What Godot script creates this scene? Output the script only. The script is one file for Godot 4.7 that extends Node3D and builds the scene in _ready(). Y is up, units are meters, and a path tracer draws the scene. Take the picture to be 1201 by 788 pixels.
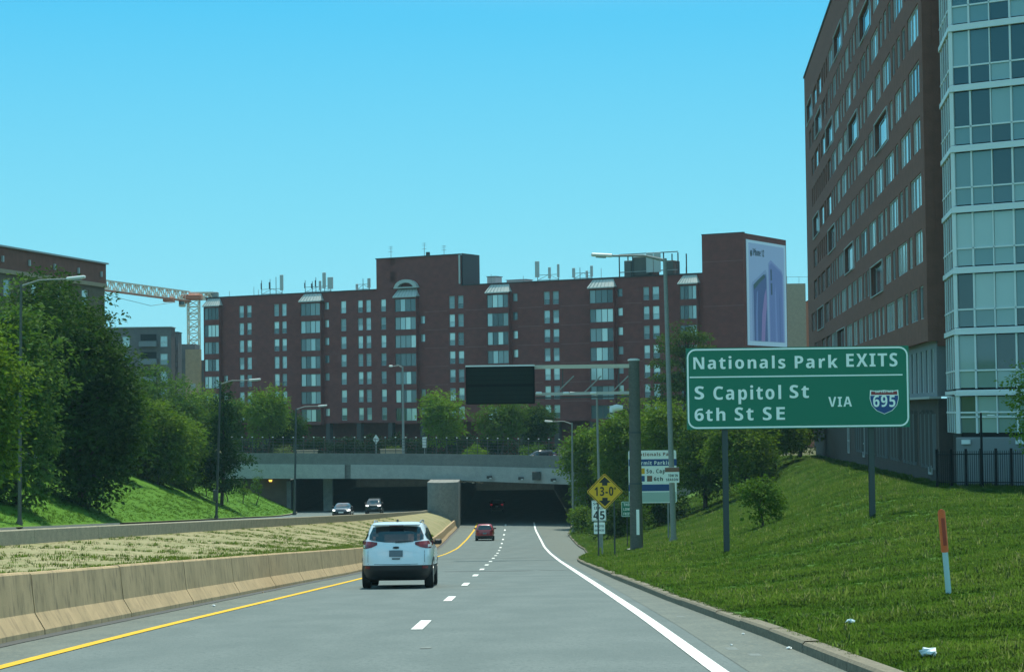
extends Node3D

# ---------- camera model: photo pixels (1201 x 788) to directions ----------
const F := 2400.0
const ROLL := 0.0125
const HORIZON := 485.0
const EYE := 1.4
var pitch := atan((HORIZON - 394.0) / F)
var rng := RandomNumberGenerator.new()
var M := {}

func at(x: float, y: float, d: float) -> Vector3:
	var u := x - 600.5
	var v := 394.0 - y
	var a := u * cos(ROLL) + v * sin(ROLL)
	var b := -u * sin(ROLL) + v * cos(ROLL)
	var ry := b * cos(pitch) + F * sin(pitch)
	var rz := F * cos(pitch) - b * sin(pitch)
	return Vector3(a / rz * d, EYE + ry / rz * d, -d)

func interp(t: Array, x: float) -> float:
	if x <= t[0][0]:
		var s: float = (t[1][1] - t[0][1]) / (t[1][0] - t[0][0])
		return t[0][1] + s * (x - t[0][0])
	for i in range(1, t.size()):
		if x <= t[i][0]:
			var k: float = (x - t[i - 1][0]) / (t[i][0] - t[i - 1][0])
			return lerpf(t[i - 1][1], t[i][1], k)
	var n := t.size() - 1
	return t[n][1]

func interp4(t: Array, x: float, col: int) -> float:
	for i in range(1, t.size()):
		if x <= t[i][0]: return lerpf(t[i - 1][col], t[i][col], (x - t[i - 1][0]) / (t[i][0] - t[i - 1][0]))
	return t[t.size() - 1][col]

func smooth_interp(t: Array, x: float) -> float:
	# average over a window so that gradients change softly
	var s := 0.0
	for k in 5: s += interp(t, x + (k - 2) * 3.0)
	return s / 5.0

const ROAD_Y := [[0.0, 0.0], [31.2, -1.79], [55.6, -3.2], [104.3, -6.1], [140.9, -8.18], [165.3, -9.4], [189.7, -10.24], [214.0, -10.76], [240.0, -11.0], [340.0, -11.1]]
const DASH_X := [[0.0, -1.52], [31.0, -1.43], [60.0, -1.32], [110.0, -1.23], [165.0, -1.14], [214.0, -1.0], [330.0, -0.7]]
const WHITE_X := [[0.0, 1.95], [20.0, 1.98], [30.0, 2.07], [60.0, 2.12], [97.0, 2.24], [150.0, 2.42], [190.0, 2.4], [214.0, 2.2], [330.0, 2.3]]
const YELLOW_X := [[0.0, -5.62], [27.0, -5.58], [34.0, -5.45], [44.0, -5.2], [62.0, -4.87], [130.0, -4.78], [186.0, -4.5], [218.0, -4.2], [330.0, -4.1]]
const BARRIER_X := [[0.0, -6.85], [28.0, -6.78], [39.0, -6.55], [50.0, -6.3], [72.0, -5.85], [110.0, -5.85], [165.0, -6.25], [199.0, -6.35], [222.0, -6.1]]
const KERB_X := [[0.0, 3.25], [26.0, 3.2], [41.0, 2.99], [59.0, 2.88], [93.0, 2.96], [103.0, 3.1], [128.0, 4.5], [150.0, 5.05], [200.0, 5.2], [225.0, 6.3]]
const WALL_TOP := [[15.0, 0.12], [57.0, -1.66], [67.0, -2.1], [81.0, -2.72], [118.0, -4.39], [157.0, -6.14], [219.0, -8.85], [250.0, -9.5], [340.0, -9.9]]
const LEFT_EDGE := [[0.0, -26.9], [110.0, -26.2], [180.0, -25.7], [230.0, -24.6], [240.0, -25.6]]
const PLATEAU_R := [[0.0, 0.3], [20.0, -0.5], [50.0, -1.55], [70.0, -1.95], [92.0, -2.25], [110.0, -2.5], [200.0, -3.2], [240.0, -4.4], [300.0, -4.6]]
const PLATEAU_L := [[0.0, 5.0], [60.0, 3.0], [110.0, 0.5], [180.0, -2.5], [230.0, -4.2], [300.0, -4.6]]
func road_y(d: float) -> float: return smooth_interp(ROAD_Y, d)
func wall_x(d: float) -> float: return -14.3 + (d - 56.0) * 0.0302
func wall_top(d: float) -> float: return smooth_interp(WALL_TOP, d)
func left_y(d: float) -> float: return wall_top(d) - 0.42
func smin(a: float, b: float, k: float) -> float:
	var h := clampf(0.5 + 0.5 * (b - a) / k, 0.0, 1.0)
	return lerpf(b, a, h) - k * h * (1.0 - h)
var bump := FastNoiseLite.new()
func right_y(x: float, d: float) -> float:
	var s := maxf(0.0, x - interp(KERB_X, d) - 0.18)
	var y := road_y(d) + 0.13 + 0.06 * s + 0.0145 * s * s
	y = smin(y, interp(PLATEAU_R, d), 0.9)
	return y + bump.get_noise_2d(x * 6.0, d * 6.0) * 0.09 * clampf(s, 0.0, 1.0)
func left_bank_y(x: float, d: float) -> float:
	var s := maxf(0.0, interp(LEFT_EDGE, d) - x)
	var y := left_y(d) + 0.08 + 0.45 * s
	y = smin(y, interp(PLATEAU_L, d), 1.5)
	return y + bump.get_noise_2d(x * 5.0, d * 5.0) * 0.25 * clampf(s * 0.3, 0.0, 1.0)
func median_y(x: float, d: float) -> float:
	var x0 := interp(BARRIER_X, d) - 0.5
	var k := clampf((x0 - x) / (x0 - wall_x(d)), 0.0, 1.0)
	var e := clampf((d - 150.0) / 60.0, 0.0, 1.0)
	var y := lerpf(road_y(d) + 0.72, wall_top(d) - lerpf(0.42, 0.2, e), pow(k, lerpf(1.0, 0.62, e)))
	return y + bump.get_noise_2d(x * 14.0, d * 9.0) * 0.10 * sin(k * PI)

# ---------- geometry collector ----------
class Geo:
	var v := PackedVector3Array()
	var n := PackedVector3Array()
	var c := PackedColorArray()
	func tri(a: Vector3, b: Vector3, d: Vector3, na: Vector3, nb: Vector3, nd: Vector3) -> void:
		if (d - a).cross(b - a).dot(na + nb + nd) < 0.0:
			v.append(a); v.append(d); v.append(b); n.append(na); n.append(nd); n.append(nb)
		else:
			v.append(a); v.append(b); v.append(d); n.append(na); n.append(nb); n.append(nd)
	func face(a: Vector3, b: Vector3, d: Vector3) -> void:
		var k := (d - a).cross(b - a).normalized()
		tri(a, b, d, k, k, k)
	func quad(a: Vector3, b: Vector3, d: Vector3, e: Vector3, up = null) -> void:
		var k := (d - a).cross(b - a).normalized()
		if up != null and k.dot(up) < 0.0: k = -k
		tri(a, b, d, k, k, k); tri(a, d, e, k, k, k)
	func box(ctr: Vector3, s: Vector3, bs := Basis.IDENTITY, bev := 0.0) -> void:
		var h := s * 0.5
		if bev <= 0.0:
			for ax in 3:
				for sg in [-1.0, 1.0]:
					var o := Vector3.ZERO; o[ax] = h[ax] * sg
					var p := Vector3.ZERO; p[(ax + 1) % 3] = h[(ax + 1) % 3]
					var q := Vector3.ZERO; q[(ax + 2) % 3] = h[(ax + 2) % 3]
					quad(ctr + bs * (o - p - q), ctr + bs * (o + p - q), ctr + bs * (o + p + q), ctr + bs * (o - p + q), bs * o)
			return
		# chamfered box: faces, edge strips and corner triangles
		for ax in 3:
			for sg in [-1.0, 1.0]:
				var o := Vector3.ZERO; o[ax] = h[ax] * sg
				var p := Vector3.ZERO; p[(ax + 1) % 3] = h[(ax + 1) % 3] - bev
				var q := Vector3.ZERO; q[(ax + 2) % 3] = h[(ax + 2) % 3] - bev
				quad(ctr + bs * (o - p - q), ctr + bs * (o + p - q), ctr + bs * (o + p + q), ctr + bs * (o - p + q), bs * o)
		for ax in 3:
			var b1 := (ax + 1) % 3
			var b2 := (ax + 2) % 3
			for s1 in [-1.0, 1.0]:
				for s2 in [-1.0, 1.0]:
					var e1 := Vector3.ZERO; e1[b1] = h[b1] * s1; e1[b2] = (h[b2] - bev) * s2
					var e2 := Vector3.ZERO; e2[b1] = (h[b1] - bev) * s1; e2[b2] = h[b2] * s2
					var l := Vector3.ZERO; l[ax] = h[ax] - bev
					quad(ctr + bs * (e1 - l), ctr + bs * (e1 + l), ctr + bs * (e2 + l), ctr + bs * (e2 - l), bs * (e1 + e2))
		for sx in [-1.0, 1.0]:
			for sy in [-1.0, 1.0]:
				for sz in [-1.0, 1.0]:
					var g := Vector3(h.x * sx, h.y * sy, h.z * sz)
					var a1 := g - Vector3(0, bev * sy, bev * sz)
					var a2 := g - Vector3(bev * sx, 0, bev * sz)
					var a3 := g - Vector3(bev * sx, bev * sy, 0)
					var k := bs * Vector3(sx, sy, sz).normalized()
					tri(ctr + bs * a1, ctr + bs * a2, ctr + bs * a3, k, k, k)
	func bar(a: Vector3, b: Vector3, w: float, t: float) -> void:
		# a square bar from a to b
		var z := (b - a).normalized()
		var x := z.cross(Vector3.UP)
		if x.length() < 0.01: x = Vector3.RIGHT
		x = x.normalized()
		box((a + b) * 0.5, Vector3(w, t, (b - a).length()), Basis(x, z.cross(x).normalized(), z))
	func tube(pts: Array, rad: Array, seg := 8, caps := true) -> void:
		var rings := []
		for i in pts.size():
			var t: Vector3
			if i == 0: t = pts[1] - pts[0]
			elif i == pts.size() - 1: t = pts[i] - pts[i - 1]
			else: t = pts[i + 1] - pts[i - 1]
			t = t.normalized()
			var x := t.cross(Vector3(0.013, 1, 0.02))
			if absf(t.y) > 0.95: x = t.cross(Vector3(0, 0.02, 1))
			x = x.normalized()
			var y := t.cross(x).normalized()
			var r := []
			for k in seg:
				var a := TAU * k / seg
				r.append(x * cos(a) + y * sin(a))
			rings.append(r)
		for i in pts.size() - 1:
			for k in seg:
				var k2 := (k + 1) % seg
				var a: Vector3 = rings[i][k]
				var b: Vector3 = rings[i][k2]
				var c2: Vector3 = rings[i + 1][k2]
				var d: Vector3 = rings[i + 1][k]
				var p0: Vector3 = pts[i]
				var p1: Vector3 = pts[i + 1]
				tri(p0 + a * rad[i], p0 + b * rad[i], p1 + c2 * rad[i + 1], a, b, c2)
				tri(p0 + a * rad[i], p1 + c2 * rad[i + 1], p1 + d * rad[i + 1], a, c2, d)
		if caps:
			for e in [0, pts.size() - 1]:
				var nn: Vector3 = (pts[0] - pts[1]).normalized() if e == 0 else (pts[e] - pts[e - 1]).normalized()
				for k in seg:
					tri(pts[e], pts[e] + rings[e][k] * rad[e], pts[e] + rings[e][(k + 1) % seg] * rad[e], nn, nn, nn)
	func prism(poly: PackedVector2Array, tr: Transform3D, depth: float) -> void:
		# outline in the local xy plane, extruded from z = 0 to z = depth
		var ids := Geometry2D.triangulate_polygon(poly)
		for z in [0.0, depth]:
			var nn: Vector3 = tr.basis.z * (1.0 if z > 0.0 else -1.0)
			for i in range(0, ids.size(), 3):
				var a := tr * Vector3(poly[ids[i]].x, poly[ids[i]].y, z)
				var b := tr * Vector3(poly[ids[i + 1]].x, poly[ids[i + 1]].y, z)
				var d := tr * Vector3(poly[ids[i + 2]].x, poly[ids[i + 2]].y, z)
				tri(a, b, d, nn, nn, nn)
		var cw := Geometry2D.is_polygon_clockwise(poly)
		for i in poly.size():
			var p := poly[i]
			var q := poly[(i + 1) % poly.size()]
			var o := Vector3(q.y - p.y, p.x - q.x, 0) * (-1.0 if cw else 1.0)
			quad(tr * Vector3(p.x, p.y, 0), tr * Vector3(q.x, q.y, 0), tr * Vector3(q.x, q.y, depth), tr * Vector3(p.x, p.y, depth), tr.basis * o)
	func grid(rows: Array) -> void:
		# rows of points as one smooth sheet, normals upward
		var nr := rows.size()
		var nc: int = rows[0].size()
		var nm := []
		for i in nr:
			var l := PackedVector3Array()
			for j in nc:
				var a: Vector3 = rows[mini(i + 1, nr - 1)][j] - rows[maxi(i - 1, 0)][j]
				var b: Vector3 = rows[i][mini(j + 1, nc - 1)] - rows[i][maxi(j - 1, 0)]
				var k := a.cross(b).normalized()
				l.append(k if k.y >= 0.0 else -k)
			nm.append(l)
		for i in nr - 1:
			for j in nc - 1:
				tri(rows[i][j], rows[i][j + 1], rows[i + 1][j + 1], nm[i][j], nm[i][j + 1], nm[i + 1][j + 1])
				tri(rows[i][j], rows[i + 1][j + 1], rows[i + 1][j], nm[i][j], nm[i + 1][j + 1], nm[i + 1][j])
	func surf(rows: Array, out: Vector3) -> void:
		# rows of points as one smooth sheet, normals on the side of out
		var nr := rows.size()
		var nc: int = rows[0].size()
		for i in nr - 1:
			for j in nc - 1:
				quad(rows[i][j], rows[i][j + 1], rows[i + 1][j + 1], rows[i + 1][j], out)
	func mesh(off := Vector3.ZERO) -> ArrayMesh:
		var a := []
		a.resize(Mesh.ARRAY_MAX)
		var w := v
		if off != Vector3.ZERO:
			w = Transform3D(Basis.IDENTITY, -off) * v
		a[Mesh.ARRAY_VERTEX] = w
		a[Mesh.ARRAY_NORMAL] = n
		if c.size() == v.size() and c.size() > 0: a[Mesh.ARRAY_COLOR] = c
		var m := ArrayMesh.new()
		m.add_surface_from_arrays(Mesh.PRIMITIVE_TRIANGLES, a)
		return m

# ---------- nodes ----------
var used := {}
func numbered(s: String) -> String:
	var k: int = used.get(s, 0)
	used[s] = k + 1
	return s if k == 0 else "%s_%03d" % [s, k]
func tag(o: Node, label: String, category: String, group := "", kind := "") -> Node:
	if label: o.set_meta("label", label)
	if category: o.set_meta("category", category)
	if group: o.set_meta("group", group)
	if kind: o.set_meta("kind", kind)
	return o
func thing(called: String, pos: Vector3, label: String, category: String, group := "", bs := Basis.IDENTITY) -> Node3D:
	var o := Node3D.new()
	o.name = numbered(called)
	o.transform = Transform3D(bs, pos)
	tag(o, label, category, group)
	add_child(o)
	return o
# g is in world coordinates when the parent is unrotated and local is false
func part(called: String, g: Geo, mat: Material, parent: Node3D = null, local := false) -> MeshInstance3D:
	var o := MeshInstance3D.new()
	o.name = called if parent != null else numbered(called)
	var off := Vector3.ZERO
	if parent != null and not local: off = origin_of(parent)
	o.mesh = g.mesh(off)
	o.material_override = mat
	if parent == null: add_child(o)
	else: parent.add_child(o, true)
	return o
func origin_of(p: Node) -> Vector3:
	var s := Vector3.ZERO
	while p != self and p is Node3D:
		s += (p as Node3D).position
		p = p.get_parent()
	return s
func piece(called: String, m: Mesh, mat: Material, parent: Node3D, t: Transform3D) -> MeshInstance3D:
	var o := MeshInstance3D.new()
	o.name = called
	o.mesh = m
	o.material_override = mat
	o.transform = t
	parent.add_child(o, true)
	return o
func structure(called: String, g: Geo, mat: Material, label := "") -> MeshInstance3D:
	var o := part(called, g, mat)
	o.set_meta("kind", "structure")
	if label: o.set_meta("label", label)
	return o
func T(p: Vector3, s := Vector3.ONE) -> Transform3D:
	return Transform3D(Basis.from_scale(s), p)

# ---------- materials ----------
func lin(r: float, g: float, b: float) -> Color:
	return Color(r, g, b).linear_to_srgb()
func flat(r: float, g: float, b: float, rough := 0.7, metal := 0.0, spec := 0.5) -> StandardMaterial3D:
	var m := StandardMaterial3D.new()
	m.albedo_color = lin(r, g, b)
	m.roughness = rough
	m.metallic = metal
	m.metallic_specular = spec
	return m
func noise_image(sd: int, size: int, freq: float, oct: int, type := FastNoiseLite.TYPE_SIMPLEX_SMOOTH) -> PackedByteArray:
	var f := FastNoiseLite.new()
	f.seed = sd
	f.frequency = freq
	f.noise_type = type
	f.fractal_octaves = oct
	var im := f.get_seamless_image(size, size)
	im.convert(Image.FORMAT_L8)
	return im.get_data()
# a texture that mixes three colours by coarse patches, fine grain and specks
func tex(sd: int, c0: Color, c1: Color, c2: Color, coarse: float, fine: float, speck := 0.0, size := 512, stretch := 1) -> ImageTexture:
	var a := noise_image(sd, size, coarse, 4)
	var b := noise_image(sd + 1, size, fine, 3)
	var out := PackedByteArray()
	out.resize(size * size * 3)
	var r := RandomNumberGenerator.new()
	r.seed = sd + 5
	var k := 0
	for y in size:
		for x in size:
			var i := y * size + x
			var j := i
			if stretch > 1: j = ((y / stretch) % size) * size + x
			var t := a[j] / 255.0
			var s := b[j] / 255.0
			var q := c0.lerp(c1, clampf((t - 0.5) * 1.6 + 0.5, 0.0, 1.0)).lerp(c2, clampf((s - 0.55) * 2.6, 0.0, 1.0))
			var g := 1.0 + (r.randf() - 0.5) * speck
			q = Color(q.r * g, q.g * g, q.b * g).linear_to_srgb()
			out[k] = int(clampf(q.r, 0, 1) * 255.0); out[k + 1] = int(clampf(q.g, 0, 1) * 255.0); out[k + 2] = int(clampf(q.b, 0, 1) * 255.0)
			k += 3
	return ImageTexture.create_from_image(Image.create_from_data(size, size, false, Image.FORMAT_RGB8, out))
func textured(t: Texture2D, metres: Vector3, rough := 0.85) -> StandardMaterial3D:
	var m := StandardMaterial3D.new()
	m.albedo_texture = t
	m.uv1_triplanar = true
	m.uv1_world_triplanar = true
	m.uv1_scale = Vector3.ONE / metres
	m.roughness = rough
	m.metallic_specular = .2
	return m
func leaf_mat() -> StandardMaterial3D:
	var m := StandardMaterial3D.new()
	m.vertex_color_use_as_albedo = true
	m.roughness = 0.75
	m.metallic_specular = 0.2
	m.cull_mode = BaseMaterial3D.CULL_DISABLED
	m.backlight_enabled = true
	m.backlight = lin(0.62, 0.72, 0.26)
	return m

func make_materials() -> void:
	M.asphalt = textured(tex(1, Color(.116, .145, .142), Color(.138, .168, .164), Color(.102, .130, .127), .006, .09, .30, 1024), Vector3(9, 9, 21), .9)
	M.shoulder = textured(tex(11, Color(.145, .165, .148), Color(.118, .138, .127), Color(.18, .19, .16), .01, .11, .35), Vector3(6, 6, 9), .95)
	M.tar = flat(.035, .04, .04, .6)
	M.white_paint = textured(tex(2, Color(.78, .80, .76), Color(.66, .69, .66), Color(.38, .42, .40), .02, .12, .2, 256), Vector3(2, 2, 2), .7)
	M.worn_paint = textured(tex(3, Color(.17, .195, .185), Color(.14, .165, .157), Color(.21, .235, .225), .03, .2, .3, 256), Vector3(1.2, 1.2, 1.2), .8)
	M.yellow_paint = textured(tex(4, Color(.66, .42, .035), Color(.58, .36, .03), Color(.42, .27, .03), .02, .2, .2, 256), Vector3(2, 2, 2), .7)
	M.barrier = textured(tex(5, Color(.46, .34, .20), Color(.37, .28, .165), Color(.22, .172, .112), .010, .035, .2, 512, 3), Vector3(3.4, 3.4, 3.4), .92)
	M.low_wall = textured(tex(6, Color(.34, .31, .23), Color(.27, .25, .19), Color(.20, .19, .15), .012, .06, .2), Vector3(3, 3, 3), .92)
	M.kerb = textured(tex(7, Color(.22, .20, .15), Color(.16, .15, .115), Color(.10, .10, .08), .02, .09, .25), Vector3(1.5, 1.5, 1.5), .92)
	M.concrete = textured(tex(8, Color(.40, .42, .39), Color(.33, .35, .33), Color(.26, .28, .265), .01, .05, .15), Vector3(5, 5, 5), .9)
	M.pier = textured(tex(12, Color(.25, .25, .228), Color(.19, .195, .18), Color(.12, .125, .118), .012, .05, .2), Vector3(3, 3, 3), .9)
	M.parapet = textured(tex(9, Color(.20, .21, .195), Color(.165, .175, .165), Color(.125, .135, .13), .01, .05, .15), Vector3(5, 5, 5), .92)
	M.grass = textured(tex(20, Color(.075, .160, .030), Color(.056, .130, .024), Color(.105, .185, .040), .012, .07, .5, 1024), Vector3(9, 9, 9), .9)
	M.bank = textured(tex(21, Color(.070, .170, .016), Color(.058, .145, .014), Color(.090, .185, .020), .01, .06, .4, 512), Vector3(14, 14, 14), .9)
	M.straw = textured(tex(22, Color(.31, .27, .165), Color(.165, .18, .075), Color(.25, .22, .125), .010, .04, .3, 1024), Vector3(26, 26, 9), .95)
	M.soil = textured(tex(23, Color(.10, .10, .05), Color(.07, .085, .035), Color(.13, .12, .07), .01, .06, .3), Vector3(9, 9, 9), .95)
	M.brick = textured(tex(30, Color(.230, .075, .066), Color(.172, .059, .055), Color(.135, .051, .049), .009, .10, .25), Vector3(6, 6, 6), .9)
	M.brick_course = flat(.25, .115, .10, .9)
	M.slab_brick = textured(tex(31, Color(.240, .112, .088), Color(.200, .096, .076), Color(.155, .080, .066), .012, .12, .2), Vector3(5, 5, 5), .9)
	M.base_brick = textured(tex(32, Color(.100, .084, .078), Color(.085, .073, .069), Color(.070, .062, .060), .012, .12, .2), Vector3(5, 5, 5), .9)
	M.tan_brick = textured(tex(33, Color(.42, .28, .165), Color(.35, .235, .145), Color(.29, .20, .13), .012, .12, .2), Vector3(6, 6, 6), .9)
	M.olive_brick = textured(tex(34, Color(.175, .14, .10), Color(.15, .12, .09), Color(.12, .10, .08), .012, .12, .2), Vector3(6, 6, 6), .9)
	M.grey_brick = textured(tex(35, Color(.16, .145, .14), Color(.135, .125, .125), Color(.11, .105, .105), .012, .12, .2), Vector3(6, 6, 6), .9)
	M.beige = textured(tex(36, Color(.40, .32, .22), Color(.35, .28, .20), Color(.29, .24, .18), .012, .2, .3), Vector3(4, 4, 4), .9)
	M.dark_trim = flat(.03, .03, .032, .6)
	M.pale_metal = flat(.42, .46, .43, .5, 0.0)
	M.seam_metal = flat(.30, .34, .31, .5, 0.0)
	M.grey_panel = flat(.17, .19, .20, .55)
	M.white_frame = flat(.62, .68, .68, .45)
	M.bronze_frame = flat(.10, .095, .09, .5)
	M.light_frame = flat(.36, .38, .38, .5)
	M.pane = []
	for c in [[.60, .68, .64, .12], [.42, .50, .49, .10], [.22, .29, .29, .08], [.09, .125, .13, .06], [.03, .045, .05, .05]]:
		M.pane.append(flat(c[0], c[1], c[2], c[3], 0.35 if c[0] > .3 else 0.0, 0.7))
	M.glass_wall = []
	for c in [[.26, .36, .36, .05], [.16, .25, .26, .04], [.085, .14, .155, .04], [.035, .06, .068, .03], [.38, .48, .47, .07]]:
		M.glass_wall.append(flat(c[0], c[1], c[2], c[3], 0.0, 0.8))
	M.void = flat(.012, .013, .014, .9)  # near-black, paints the shade inside balconies; also used for vents and tower core
	M.galv = textured(tex(40, Color(.28, .30, .285), Color(.23, .25, .24), Color(.19, .21, .20), .02, .1, .15, 256), Vector3(1, 1, 3), .55)
	M.dark_steel = flat(.045, .055, .055, .5, 0.0)
	M.weathered_steel = textured(tex(41, Color(.12, .125, .11), Color(.09, .095, .085), Color(.15, .145, .12), .02, .09, .25, 256), Vector3(1, 1, 2.5), .7)
	M.black = flat(.012, .013, .014, .6, 0.0, .25)
	M.panel_black = flat(.020, .028, .026, .7, 0.0, .2)
	M.lamp_head = flat(.62, .66, .64, .4)
	M.sign_green = flat(.002, .165, .095, .45)
	M.sign_back = flat(.20, .22, .22, .5)
	M.sign_white = flat(.90, .92, .88, .5)
	M.sign_yellow = flat(.75, .40, .01, .4)
	M.sign_blue = flat(.012, .06, .22, .4)
	M.sign_red = flat(.30, .025, .03, .4)
	M.sign_black = flat(.012, .012, .012, .5)
	M.sign_brown = flat(.22, .095, .06, .5)
	M.leaf = leaf_mat()
	M.grass_blade = leaf_mat()
	M.grass_blade.backlight = lin(.86, 1.0, .5)
	M.bark = textured(tex(42, Color(.075, .06, .045), Color(.055, .045, .035), Color(.10, .085, .065), .02, .1, .3, 256), Vector3(1, 1, 2), .95)
	M.orange = flat(.78, .13, .03, .5)
	M.litter = flat(.72, .76, .76, .7)
	M.crane_white = flat(.66, .56, .44, .5)
	M.crane_red = flat(.46, .13, .06, .5)

# ---------- sky, sun, camera ----------
func make_view() -> void:
	var cam := Camera3D.new()
	cam.name = "camera"
	cam.fov = rad_to_deg(2.0 * atan(394.0 / F))
	cam.near = 0.1
	cam.far = 6000.0
	cam.position = Vector3(0, EYE, 0)
	cam.basis = Basis(Vector3.RIGHT, pitch) * Basis(Vector3.BACK, -ROLL)
	add_child(cam)
	cam.current = true
	var env := Environment.new()
	env.background_mode = Environment.BG_SKY
	# sky: pale at the horizon, deeper above, upper part and clouds raised for fill
	var ramp := [[-90.0, .10, .12, .10], [-2.0, .16, .22, .20], [0.0, .275, .62, .70], [5.0, .18, .565, .705], [11.5, .074, .450, .71], [25.0, .085, .46, .70], [50.0, .10, .42, .62], [90.0, .09, .38, .56]]
	var fill_cloud := FastNoiseLite.new()  # clouds above the view, spread beyond the seen wisps to add neutral fill light
	fill_cloud.seed = 3; fill_cloud.frequency = .018; fill_cloud.fractal_octaves = 4
	var im := Image.create(1024, 512, false, Image.FORMAT_RGBF)
	for y in 512:
		var el := 90.0 - (y + .5) / 512.0 * 180.0
		var c := Color(interp4(ramp, el, 1), interp4(ramp, el, 2), interp4(ramp, el, 3))
		for x in 1024:
			var k := 0.0
			if el > 11.3: k = clampf((fill_cloud.get_noise_3d(cos(x * TAU / 1024.0) * cos(deg_to_rad(el)) * 150.0, sin(deg_to_rad(el)) * 260.0, sin(x * TAU / 1024.0) * cos(deg_to_rad(el)) * 150.0) + .02) * 2.4, 0.0, .85) * clampf((el - 11.3) * .12, 0.0, 1.0)
			im.set_pixel(x, y, c.lerp(Color(.98, 1.0, 1.02), k))
	var sm := PanoramaSkyMaterial.new()
	sm.panorama = ImageTexture.create_from_image(im)
	sm.energy_multiplier = 1.0
	var sky := Sky.new()
	sky.sky_material = sm
	env.sky = sky
	env.tonemap_mode = Environment.TONE_MAPPER_LINEAR
	env.tonemap_exposure = 1.32
	env.fog_enabled = true
	env.fog_density = 0.00013
	env.fog_light_color = lin(.35, .62, .70)
	env.sdfgi_enabled = true
	env.ssao_enabled = true
	env.ssil_enabled = true
	var we := WorldEnvironment.new()
	we.name = "environment"
	we.environment = env
	add_child(we)
	var sun := DirectionalLight3D.new()
	sun.name = "sun"
	sun.light_energy = 1.35
	sun.light_color = Color(1.0, .98, .91)
	sun.light_angular_distance = 0.5
	sun.shadow_enabled = true
	add_child(sun)
	# high sun ahead and a little to the right
	var el := deg_to_rad(68.0)
	var az := deg_to_rad(9.0)
	var to_sun := Vector3(cos(el) * sin(az), sin(el), -cos(el) * cos(az))
	sun.look_at_from_position(Vector3.ZERO, -to_sun, Vector3.BACK)

# ---------- ground ----------
func stations(a: float, b: float) -> Array:
	var l := []
	var d := a
	while d < b:
		l.append(d)
		d += clampf(d * 0.03, 0.8, 6.0)
	l.append(b)
	return l
func strip(fl: Callable, fr: Callable, fy: Callable, a: float, b: float, cols: int) -> Geo:
	var rows := []
	for d in stations(a, b):
		var r := PackedVector3Array()
		for j in cols + 1:
			var x := lerpf(fl.call(d), fr.call(d), j / float(cols))
			r.append(Vector3(x, fy.call(x, d), -d))
		rows.append(r)
	var g := Geo.new()
	g.grid(rows)
	return g
func mark(fx: Callable, a: float, b: float, w: float, lift: float, step := 3.0) -> Geo:
	var g := Geo.new()
	var n := maxi(1, int((b - a) / step))
	var rows := []
	for i in n + 1:
		var d := lerpf(a, b, i / float(n))
		var x: float = fx.call(d)
		var y := road_y(d) + lift
		rows.append(PackedVector3Array([Vector3(x - w * 0.5, y, -d), Vector3(x + w * 0.5, y, -d)]))
	g.grid(rows)
	return g

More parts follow.
